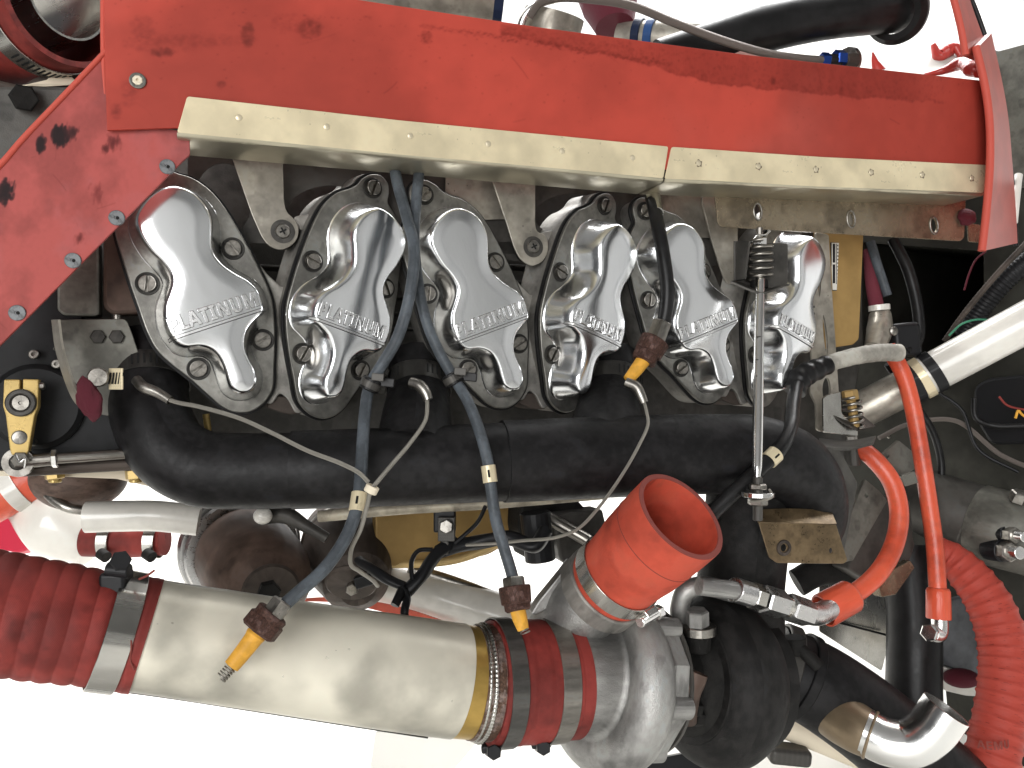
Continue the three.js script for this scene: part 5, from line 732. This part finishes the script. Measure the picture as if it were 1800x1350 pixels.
{
  const G = new Frame(at(1480, 520, 0.94), E.u, E.n);
  const t = thing('ochre_panel', 'upright ochre yellow panel with a small black and white scale plate', 'metal panel', at(1480, 520, 0.94));
  part('panel', plate(G, [[1440, 405], [1488, 408], [1518, 412], [1510, 596], [1500, 606], [1440, 615]], -0.01, 0, { r: 0.003, bevel: 0.0008 }), M.ochre, t);
  const tScale = (() => { const c = document.createElement('canvas'); c.width = 64; c.height = 384; const x = c.getContext('2d'); x.fillStyle = '#d8d6cf'; x.fillRect(0, 0, 64, 384); x.fillStyle = '#15151a'; x.fillRect(12, 12, 18, 150); x.fillRect(12, 176, 18, 150); x.fillRect(36, 12, 5, 320); for (let k = 0; k < 12; k++) x.fillRect(46, 20 + k * 28, 8, 12); x.fillRect(0, 0, 64, 5); x.fillRect(0, 379, 64, 5); x.fillRect(0, 0, 4, 384); x.fillRect(60, 0, 4, 384); const tt = new THREE.CanvasTexture(c); tt.colorSpace = THREE.SRGBColorSpace; tt.magFilter = THREE.LinearFilter; return tt; })();
  const g = plate(G, [[1460, 426], [1475, 427], [1471, 511], [1464, 511]], 0.0002, 0.0009, { r: 0.0003, bevel: 0.0002 }); ownBox(g, G, 1460, 426, 1475, 511); part('scale_plate', g, mat(lin(0.9, 0.9, 0.9), 0.4, 0, { map: tScale }), t);
}
{
  const t = thing('wrapped_hose', 'pale spiral-wrapped hose lying across below the ochre panel', 'hose', at(1510, 630, 0.88));
  part('hose', sweep([[1432, 652, 0.862, 0.0085], [1455, 640, 0.866, 0.0090], [1500, 627, 0.87, 0.0094], [1545, 620, 0.88, 0.0098], [1580, 620, 0.89, 0.0098]], { n: 160, m: 22, shape: (s, tt, q) => 1 + 0.05 * (((s / 0.017 + q / 6.283) % 1 + 1) % 1 - 0.5) }), mat(lin(0.40, 0.39, 0.36), 0.6, 0, { map: rep(tSoot, 0.08) }), t);
  lone('rubber_elbow', sweep([[1456, 640, 0.85, 0.010], [1430, 652, 0.845, 0.0115], [1408, 664, 0.84, 0.0125], [1396, 688, 0.835, 0.0115]], { n: 40, m: 20, shape: (s) => 1 + 0.06 * Math.sin(s * 500) }), M.rubber, 'black ribbed rubber elbow between the wrapped hose and the last cover', 'rubber boot');
}
{
  const t = thing('spring_clevis', 'shiny folded bracket with a bronze bolt and spring below the wrapped hose', 'bracket', at(1490, 730, 0.87));
  const G = new Frame(at(1480, 730, 0.87), new V3(0.95, 0, -0.3), new V3(0.3, 0, 0.95));
  part('web', plate(G, [[1447, 700], [1454, 694], [1478, 688], [1480, 726], [1508, 754], [1508, 767], [1448, 760]], -0.0025, 0, { r: 0.002, bevel: 0.0006 }), M.satin, t); part('shelf', ribbon([[1452, 722, 0.868], [1480, 742, 0.866], [1508, 757, 0.866]], [[1500, 718, 0.90], [1520, 735, 0.90], [1538, 750, 0.90]], 0.002), M.sheetDark, t);
  coil(t, 1496, 698, 0.875, 1503, 752, 0.875, 0.0092, 5, 0.0016, M.steel); part('bolt', rod(at(1494, 690, 0.875), at(1503, 752, 0.875), 0.0050), M.ochre, t); part('bolt_head', hexNut(at(1493, 686, 0.875), at(1496, 704, 0.875), 0.0085), M.ochre, t); part('lower_nut', hexNut(at(1496, 766, 0.868), at(1497, 782, 0.868), 0.0062), M.steel, t);
  part('lower_shelf', ribbon([[1440, 786, 0.78], [1490, 790, 0.78], [1535, 780, 0.785]], [[1440, 772, 0.83], [1490, 776, 0.83], [1540, 768, 0.83]], 0.0025), M.sheetDark, t); part('leg', plate(new Frame(at(1450, 880, 0.775), new V3(0.9, 0, -0.42), new V3(0.42, 0, 0.9)), [[1438, 784], [1475, 788], [1508, 850], [1480, 990], [1458, 985], [1446, 880]], -0.003, 0, { r: 0.002 }), M.sheetDark, t); part('pin', rod(at(1498, 786, 0.868), at(1501, 818, 0.868), 0.0075), M.sheetDark, t);
}
// ---------------------------------------------------------------- what shows below, above and behind
{
  const t = thing('lower_cowling', 'smooth white engine cowling curving away below the pale duct', 'cowling', at(900, 1200, 1.1));
  const G = [[-200, 820, 1.75], [300, 820, 1.75], [900, 820, 1.75], [1500, 900, 1.75], [2000, 930, 1.75]], H = [[-200, 1450, 0.82], [300, 1450, 0.84], [900, 1450, 0.88], [1500, 1450, 0.92], [2000, 1450, 0.92]];
  part('shell', ribbon(G, H, 0.004, 40), M.white, t);
}
{
  const t = thing('air_can', 'large brown heat-stained can with a pale flange ring under the left of the manifold', 'canister', at(440, 960, 0.84), 'brown cans hanging under the manifold');
  const p = at(416, 952, 0.93), q = at(478, 1046, 0.795), L = p.distanceTo(q);
  part('upper_shell', turned([[0, -0.02], [0.050, -0.02], [0.060, 0.0], [0.060, 0.018], [0, 0.018]].reverse(), p, q, 48), M.brown, t); part('flange_ring', turned([[0.050, 0.014], [0.066, 0.014], [0.068, 0.017], [0.068, 0.024], [0.066, 0.027], [0.050, 0.027], [0.050, 0.014]].reverse(), p, q, 64), M.nut, t); part('flange_ring', turned([[0.050, 0.030], [0.061, 0.030], [0.063, 0.033], [0.061, 0.037], [0.050, 0.037], [0.050, 0.030]].reverse(), p, q, 64), M.nut, t); part('lower_shell', turned([[0, 0.02], [0.051, 0.03], [0.054, 0.045], [0.054, L * 0.6], [0.0525, L * 0.72], [0.048, L * 0.84], [0.040, L * 0.93], [0.028, L], [0, L]].reverse(), p, q, 56), M.brown, t, 'brown lower shell');
  part('end_disc', turned([[0, 0], [0.028, 0], [0.0285, 0.002], [0.026, 0.005], [0, 0.005]].reverse(), at(476, 1040, 0.79), at(480, 1050, 0.772), 40), M.brownDark, t); part('end_nut', hexNut(at(472, 1038, 0.772), at(474, 1044, 0.758), 0.011), M.castDark, t);
}
{
  const t = thing('air_can', 'smaller dark can with a round end disc behind the left thick grey lead', 'canister', at(620, 960, 0.88), 'brown cans hanging under the manifold');
  const p = at(606, 945, 0.96), q = at(630, 1036, 0.85), L = p.distanceTo(q);
  part('shell', turned([[0, -0.02], [0.040, -0.02], [0.049, -0.008], [0.052, 0.01], [0.052, 0.03], [0.051, 0.055], [0.036, L - 0.015], [0.02, L], [0, L]].reverse(), p, q, 56), M.brownDark, t); part('rim', turned([[0.051, 0.016], [0.0535, 0.017], [0.0535, 0.021], [0.051, 0.022], [0.051, 0.016]].reverse(), p, q, 56), M.steel, t);
  part('end_disc', turned([[0, 0], [0.026, 0], [0.0265, 0.002], [0.024, 0.0045], [0, 0.0045]].reverse(), at(618, 1022, 0.81), at(616, 1040, 0.80), 40), M.brownDark, t); part('end_bolt', hexNut(at(621, 1030, 0.80), at(618, 1037, 0.785), 0.0062), M.steel, t); part('end_block', boxAt(at(640, 1020, 0.79), new V3(1, 0.3, 0), new V3(-0.3, 1, 0), 0.018, 0.012, 0.012, 0.002), M.plastic, t);
}
lone('drain_stub', sweep([[455, 908, 0.80, 0.0085], [500, 905, 0.805, 0.009], [536, 924, 0.80, 0.0065], [575, 946, 0.80, 0.0052]], { n: 30, m: 18 }), M.sheetDark, 'grey stub of pipe pointing left above the large brown can', 'pipe');
{ const c = at(462, 907, 0.783); lone('pipe_end', new THREE.SphereGeometry(0.0092, 20, 14).scale(1, 0.9, 0.9).translate(c.x, c.y, c.z), M.whiteTube, 'pale rounded cap on the end of the small grey pipe stub', 'cap'); }
{
  const t = thing('gold_pan', 'golden yellow pan with a rolled lower lip under the middle of the manifold', 'metal pan', at(800, 950, 0.92));
  const G = new Frame(at(800, 950, 0.92), E.u, E.n);
  part('side', plate(G, [[660, 880], [930, 868], [930, 925], [902, 950], [860, 975], [800, 990], [690, 996], [660, 990]], -0.02, 0, { r: 0.006, bevel: 0.002 }), M.ochre, t); part('lip', sweep(V([[688, 992, 0.90], [760, 990, 0.905], [810, 982, 0.91], [862, 962, 0.915], [905, 935, 0.92]], 0.0046), { n: 40, m: 12 }), mat(lin(0.60, 0.43, 0.20), 0.4, 0.2, { map: rep(tMottle, 0.1) }), t);
}
lone('pale_rail', sweep(V([[560, 908, 0.79], [700, 895, 0.79], [860, 885, 0.79], [1060, 868, 0.80]], 0.0058), { n: 40, m: 14 }), mat(lin(0.5, 0.46, 0.38), 0.5, 0.2, { map: rep(tSoot, 0.1) }), 'pale thin rail running along the underside of the black manifold', 'rail');
{
  const t = thing('hanger_bracket', 'small black hanger with a bolt below the middle of the manifold', 'bracket', at(782, 930, 0.82));
  part('strap', boxAt(at(782, 905, 0.80), new V3(1, 0, 0), new V3(0, 1, 0), 0.022, 0.034, 0.012, 0.002), M.plastic, t); part('plate', boxAt(at(785, 930, 0.788), new V3(1, 0, 0), new V3(0, 1, 0), 0.017, 0.024, 0.006, 0.001), M.sheetDark, t); part('bolt', hexNut(at(784, 926, 0.786), at(784, 926, 0.776), 0.0072), M.steel, t); part('prongs', boxAt(at(782, 958, 0.79), new V3(1, 0, 0), new V3(0, 1, 0), 0.008, 0.018, 0.008, 0.001), M.sheetDark, t);
}
for (const [label, ctrl, r] of [
  ['thick black wire bundle slanting down left of the golden pan', [[800, 950, 0.80], [765, 975, 0.78], [740, 1015, 0.765], [716, 1040, 0.76], [705, 1050, 0.76]], 0.0062], ['black wire bundle running right above the golden lip', [[770, 970, 0.80], [830, 955, 0.79], [890, 945, 0.79], [940, 960, 0.78], [960, 930, 0.79]], 0.0070], ['black wire tied off and hanging behind the pale duct', [[708, 1035, 0.755], [716, 1050, 0.75], [712, 1075, 0.74], [712, 1105, 0.74]], 0.0038], ['short cut black wire end beside the hanging wire', [[708, 1035, 0.755], [700, 1050, 0.745], [693, 1064, 0.74]], 0.0042], ['black wire bundle running left to the smaller dark can', [[710, 1032, 0.757], [680, 1018, 0.76], [655, 1000, 0.77], [630, 985, 0.79]], 0.0048], ['thin black wire looping up before the golden pan', [[725, 1020, 0.76], [724, 985, 0.77], [735, 968, 0.775], [760, 966, 0.78]], 0.0022], ['thin dark wire rising to the manifold over the golden pan', [[800, 955, 0.79], [838, 920, 0.785], [853, 890, 0.78]], 0.0020],
]) lone('wire_bundle', hose(V(ctrl, r), { n: 50, m: 10, shape: (s, t, q) => 1 + 0.16 * Math.sin(q * 3 + s * 90) }), M.plastic, label, 'wire bundle');
for (const [label, ctrl, r, m] of [
  ['white tube slanting down to the right behind the dark wires', [[560, 985, 0.96], [700, 1030, 0.93], [860, 1078, 0.90], [960, 1110, 0.88]], 0.0260, M.whiteTube], ['thinner pale tube above the slanting white tube', [[720, 1000, 0.92], [800, 1025, 0.91], [880, 1055, 0.90]], 0.0075, M.steel],
  ['short white cylinder with an open end at the left under the manifold', [[152, 909, 0.78], [215, 907, 0.785], [275, 907, 0.79], [350, 915, 0.80]], 0.0152, M.whiteTube],
]) lone('pale_tube', sweep(V(ctrl, r), { n: 40, m: 30 }), m, label, 'tube');
{
  const t = thing('air_coupling', 'red coupling with two pale clamps beside the short white cylinder', 'hose sleeve', at(225, 950, 0.86));
  part('sleeve', sweep(V([[150, 950, 0.88], [225, 952, 0.88], [290, 948, 0.88]], 0.0175), { n: 30, m: 30 }), M.redHose, t); for (const x of [192, 272]) { part('clamp_band', band(at(x - 10, 951, 0.878), at(x + 10, 951, 0.878), 0.0178, 0.0014, 40), M.satin, t); part('clamp_screw', rod(at(x - 16, 972, 0.855), at(x - 4, 980, 0.85), 0.006), M.castDark, t); }
}
{
  const t = thing('white_manifold', 'white curved duct behind the brass bolts at the left', 'air duct', at(110, 900, 0.9));
  part('duct', sweep([[30, 850, 0.92, 0.030], [70, 880, 0.91, 0.036], [110, 920, 0.90, 0.042], [170, 950, 0.90, 0.03]], { n: 40, m: 36 }), M.whiteTube, t); part('brown_dome', new THREE.SphereGeometry(0.046, 36, 20).scale(1.0, 0.75, 1).translate(...at(140, 838, 0.82).toArray()), M.brown, t); part('ring', sweep(V([[66, 835, 0.80], [84, 868, 0.785], [118, 892, 0.78], [152, 898, 0.785]], 0.0048), { n: 40, m: 14 }), M.steel, t);
}
{
  const t = thing('orange_coupling', 'orange-red coupling with a white band at the left edge below the rail', 'hose sleeve', at(30, 870, 0.88));
  part('sleeve', sweep(V([[-60, 905, 0.86], [10, 868, 0.87], [62, 838, 0.88]], 0.0245), { n: 30, m: 32 }), M.orange, t); part('band', band(at(14, 866, 0.8706), at(38, 852, 0.8752), 0.0248, 0.0014, 40), M.whiteTube, t);
}
lone('crimson_panel', plate(new Frame(at(20, 930, 0.95), new V3(1, 0, 0), new V3(0, 0.3, 0.95)), [[-80, 860], [0, 888], [40, 915], [66, 945], [60, 962], [30, 972], [-80, 950]], -0.02, 0, { r: 0.006, bevel: 0.003 }), M.crimson, 'glossy crimson rounded panel at the far left above the corrugated hose', 'panel');
lone('white_flap', plate(new Frame(at(790, 1330, 0.74), new V3(1, 0, 0.1), new V3(-0.1, 0.25, 0.96)), [[660, 1285], [760, 1296], [842, 1300], [742, 1420], [640, 1420]], -0.002, 0, { r: 0.002 }), M.white, 'pale grey sheet corner hanging under the right end of the pale duct', 'sheet');
lone('orange_strap', ribbon([[520, 1052, 0.93], [600, 1050, 0.92], [700, 1066, 0.90], [800, 1098, 0.88]], [[520, 1056, 0.93], [600, 1060, 0.92], [700, 1082, 0.90], [800, 1112, 0.88]], 0.002), M.orange, 'thin orange-red strap slanting behind the top of the pale duct', 'strap');
// centre background right of the golden pan
{
  const t = thing('grey_struts', 'grey struts and fittings in the gap left of the bright red stub', 'engine fittings', at(990, 950, 0.85));
  part('strut', rod(at(955, 905, 0.86), at(1060, 965, 0.84), 0.007), M.steel, t); part('block', plate(new Frame(at(1000, 930, 0.87), E.u, E.n), [[972, 905], [1060, 895], [1075, 960], [1010, 1000], [985, 985]], -0.03, 0, { r: 0.004, bevel: 0.003 }), M.sheetDark, t); part('casting', plate(new Frame(at(960, 930, 0.88), E.u, E.n), [[915, 880], [1010, 872], [1040, 905], [1000, 945], [960, 965], [925, 985], [912, 930]], -0.04, 0, { r: 0.006, bevel: 0.004 }), M.castDark, t); part('clamp', rod(at(940, 900, 0.83), at(950, 985, 0.83), 0.016), M.plastic, t); part('arm', rod(at(1240, 905, 0.78), at(1330, 895, 0.79), 0.010), M.castDark, t); part('lobe', rod(at(1285, 892, 0.785), at(1290, 925, 0.785), 0.013), M.castDark, t); part('lobe', rod(at(1310, 892, 0.785), at(1312, 922, 0.785), 0.012), M.castGrey, t);
}
{
  const t = thing('rear_ducts', 'dark ducts and grey sheets hanging behind the orange hoses', 'air duct', at(1580, 1100, 0.98));
  part('dark_duct', sweep([[1596, 960, 1.02, 0.036], [1606, 1080, 1.0, 0.032], [1606, 1200, 0.98, 0.032], [1600, 1330, 0.96, 0.036]], { n: 40, m: 40 }), M.rubber, t);
  part('grey_sheet', plate(new Frame(at(1520, 1120, 1.1), new V3(1, 0, -0.1), new V3(0.1, 0, 1)), [[1440, 1010], [1520, 1015], [1570, 1060], [1565, 1120], [1550, 1180], [1440, 1110]], -0.003, 0, { r: 0.003 }), M.satin, t); part('sheet_seam', rod(at(1450, 1088, 1.09), at(1565, 1118, 1.09), 0.0015), M.plastic, t); part('grey_pipe', sweep(V([[1400, 1025, 0.93], [1440, 1005, 0.93], [1500, 1010, 0.94]], 0.016), { n: 24, m: 24 }), M.castDark, t);
  part('pale_block', plate(new Frame(at(1690, 1220, 1.0), new V3(1, 0, -0.2), new V3(0.2, 0, 1)), [[1650, 1170], [1660, 1172], [1726, 1195], [1720, 1225], [1700, 1224], [1662, 1215]], -0.02, 0, { r: 0.004, bevel: 0.002 }), M.whiteTube, t); part('blue_grey_panel', plate(new Frame(at(1690, 1140, 1.01), new V3(1, 0, -0.2), new V3(0.2, 0, 1)), [[1646, 1060], [1740, 1040], [1740, 1195], [1700, 1185], [1646, 1165]], -0.01, 0, { r: 0.004, bevel: 0.002 }), mat(lin(0.13, 0.14, 0.16), 0.5, 0.3, { map: rep(tSoot, 0.2) }), t); part('red_knob', new THREE.SphereGeometry(0.016, 20, 14).scale(1.4, 0.7, 1).translate(...at(1690, 1192, 0.985).toArray()), M.maroon, t);
}
lone('tan_beam', sweep(V([[1350, 1265, 0.98], [1450, 1305, 0.97], [1560, 1350, 0.96]], 0.0145), { n: 20, m: 20 }), M.cream, 'pale tan beam below the turbine housing', 'beam'); lone('dark_mount', boxAt(at(1385, 1325, 0.96), new V3(1, -0.1, 0), new V3(0.1, 1, 0), 0.05, 0.02, 0.03, 0.006), M.sheetDark, 'small dark block on the floor line below the turbine housing', 'mount');
lone('black_tray', plate(new Frame(at(1250, 1345, 0.86), new V3(1, 0.25, 0), new V3(0.1, 0.3, 0.9)), [[1110, 1342], [1200, 1325], [1330, 1325], [1340, 1312], [1345, 1318], [1270, 1365], [1120, 1365]], -0.01, 0, { r: 0.003 }), M.plastic, 'black edge of a tray at the bottom under the turbocharger', 'tray');
// ---- top
{
  const t = thing('red_coupling', 'red silicone coupling with a perforated clamp and open mouth at the top left', 'hose sleeve', at(80, 40, 0.72));
  const a = at(-40, 80, 0.79), b = at(116, 6, 0.70), D = b.clone().sub(a).normalize(); const pts = [0, 0.35, 0.7, 1].map((k) => a.clone().lerp(b, k));
  part('hose', sweep([0.055, 0.055, 0.054, 0.0535].map((r) => [0, 0, 0, r]), { n: 40, m: 60, wall: 0.005, pts }), M.redHose, t); part('inner_pipe', sweep([0.034, 0.034, 0.034].map((r) => [0, 0, 0, r]), { n: 20, m: 48, wall: 0.002, pts: [a.clone().lerp(b, 0.3), a.clone().lerp(b, 0.6), a.clone().lerp(b, 0.93)].map((p) => p.add(new V3(0.008, 0.006, 0))) }), M.satin, t);
  const c = wormClamp('perforated steel clamp round the red coupling at the top left', a.clone().lerp(b, 0.74), a.clone().lerp(b, 0.88), 0.0547, new V3(0.3, -1, 0.3), { noScrew: true, slots: 5, plain: true, mat: M.satin });
}
{
  const t = thing('upper_casting', 'dark oily casting behind the top left flap', 'engine casting', at(90, 220, 0.72));
  const G = new Frame(at(90, 220, 0.72), E.u, E.n);
  part('body', plate(G, [[-80, 120], [40, 150], [60, 134], [100, 128], [200, 130], [200, 420], [-80, 420]], -0.06, -0.01, { r: 0.006, bevel: 0.003 }), M.brownDark, t); part('bolt', hexNut(at(42, 172, 0.712), at(42, 172, 0.70), 0.012), M.castDark, t); part('pale_gasket', plate(G, [[38, 150], [82, 140], [95, 126], [125, 134], [140, 148], [80, 152]], -0.008, -0.006, { r: 0.001 }), M.cream, t);
}
{ const t = thing('steel_pipe', 'grey steel pipe end with a dark blue band above the red baffle, top centre', 'pipe', at(700, -28, 0.85)); part('pipe', sweep([[540, -52, 0.84, 0.0335], [700, -28, 0.85, 0.0335], [876, -8, 0.86, 0.0335]], { n: 24, m: 40 }), M.sheet, t); part('end_band', band(at(868, -9, 0.8595), at(884, -7, 0.8605), 0.0336, 0.002, 48), M.navy, t); }
{
  const t = thing('top_elbow', 'grey pipe mouth with a polished rim above the middle of the red baffle', 'pipe', at(970, 40, 0.86));
  part('pipe', sweep(V([[965, 90, 0.88], [968, 55, 0.875], [975, 25, 0.87]], 0.033), { n: 20, m: 40 }), M.sheet, t); part('rim', sweep(V([[912, 60, 0.84], [922, 30, 0.835], [945, 8, 0.832], [985, -4, 0.832]], 0.0042), { n: 30, m: 12 }), M.bright, t);
}
lone('dark_coupling', sweep([[1060, -30, 0.93, 0.034], [1072, 10, 0.92, 0.032], [1080, 48, 0.91, 0.022]], { n: 24, m: 32 }), M.maroon, 'dark red coupling behind the braided hose at the top', 'hose sleeve');
{
  const t = thing('clamped_tube', 'grey tube with two blue bands above the red baffle', 'tube', at(1150, 65, 0.9));
  part('tube', sweep(V([[1090, 75, 0.92], [1160, 72, 0.90], [1300, 78, 0.87]], 0.022), { n: 24, m: 32 }), M.sheet, t); part('blue_band', band(at(1118, 74, 0.911), at(1132, 73, 0.907), 0.0226, 0.0022, 40), M.navy, t); part('blue_band', band(at(1140, 73, 0.905), at(1154, 72.5, 0.901), 0.0226, 0.0022, 40), mat(lin(0.03, 0.08, 0.22), 0.45), t);
}
lone('braided_hose', hose(V([[930, 30, 0.81], [950, 4, 0.805], [985, -4, 0.80], [1050, 0, 0.80], [1110, 10, 0.80], [1180, 38, 0.80], [1260, 68, 0.805], [1340, 92, 0.82], [1400, 102, 0.845], [1450, 106, 0.868]], 0.0042), { n: 100, m: 14 }), M.braidDark, 'braided metal hose curving over the top edge of the red baffle', 'braided hose');
{
  const t = thing('blue_fitting', 'blue anodised fitting where the braided hose enters the white bulkhead', 'hose fitting', at(1465, 106, 0.88));
  part('hex_nut', hexNut(at(1442, 106, 0.868), at(1456, 107, 0.87), 0.0085), M.blue, t); part('body', rod(at(1455, 107, 0.87), at(1476, 107, 0.874), 0.0072), M.plastic, t); part('hex_nut', hexNut(at(1466, 103, 0.872), at(1482, 104, 0.876), 0.0095), M.blue, t); part('flange', rod(at(1488, 108, 0.9), at(1496, 108, 0.903), 0.0155), M.steel, t); part('tip', rod(at(1480, 106, 0.876), at(1500, 107, 0.89), 0.0085), M.brownDark, t);
}
{
  const t = thing('black_hose', 'thick black hose crossing the top right into a grommet', 'hose', at(1400, 40, 0.88));
  part('hose', hose([[1160, 108, 0.85, 0.0225], [1240, 84, 0.855, 0.024], [1340, 52, 0.865, 0.0248], [1440, 30, 0.88, 0.025], [1530, 20, 0.90, 0.025], [1600, 16, 0.93, 0.025]], { n: 80, m: 32 }), M.rubber, t); const c = at(1574, 22, 0.905), e = at(1590, 19, 0.925); part('grommet', turned([[0.022, -0.006], [0.029, -0.006], [0.0345, 0], [0.034, 0.008], [0.024, 0.010], [0.022, -0.006]].reverse(), c, e, 48), M.rubber, t);
}
{
  const A = at(1240, 100, 1.15), B = at(1720, 100, 1.05), C = at(1240, -100, 1.45), F = Frame.through(A, B, C);
  const t = thing('white_bulkhead', 'white painted bulkhead with torn red sealant at the upper right', 'bulkhead', at(1500, 60, 1.1));
  part('panel', plate(F, [[1180, -80], [1700, -80], [1735, 60], [1738, 180], [1180, 180]], -0.005, 0, { r: 0.004, bevel: 0.0005 }), M.white, t);
  const blob = (ctrl, name = 'sealant') => part(name, sweep(ctrl, { n: 60, m: 12, shape: (s, tt, q) => 1 + 0.5 * (nB(q / 6.28, s * 11) - 0.5), flat: 0.7 }), mat(lin(0.5, 0.05, 0.04), 0.3), t);
  blob([[1640, 78, 1.06, 0.004], [1650, 100, 1.06, 0.010], [1664, 90, 1.06, 0.013], [1680, 84, 1.055, 0.011], [1690, 98, 1.05, 0.006]]); blob([[1625, 132, 0.92, 0.003], [1660, 124, 0.915, 0.006], [1690, 112, 0.90, 0.010], [1712, 122, 0.88, 0.012], [1722, 130, 0.87, 0.007]]); blob([[1534, 92, 0.93, 0.0008], [1538, 108, 0.93, 0.004], [1546, 126, 0.93, 0.008]]);
}
lone('red_curtain', plate(new Frame(at(1290, 105, 0.84), T.u, T.n), [[1262, 106], [1305, 88], [1330, 92], [1360, 112], [1330, 125], [1262, 120]], -0.002, 0, { r: 0.003 }), mat(lin(0.5, 0.3, 0.26), 0.6), 'pale pink fold of sheet behind the upper edge of the red baffle', 'sheet');
renderer.render(scene, camera);
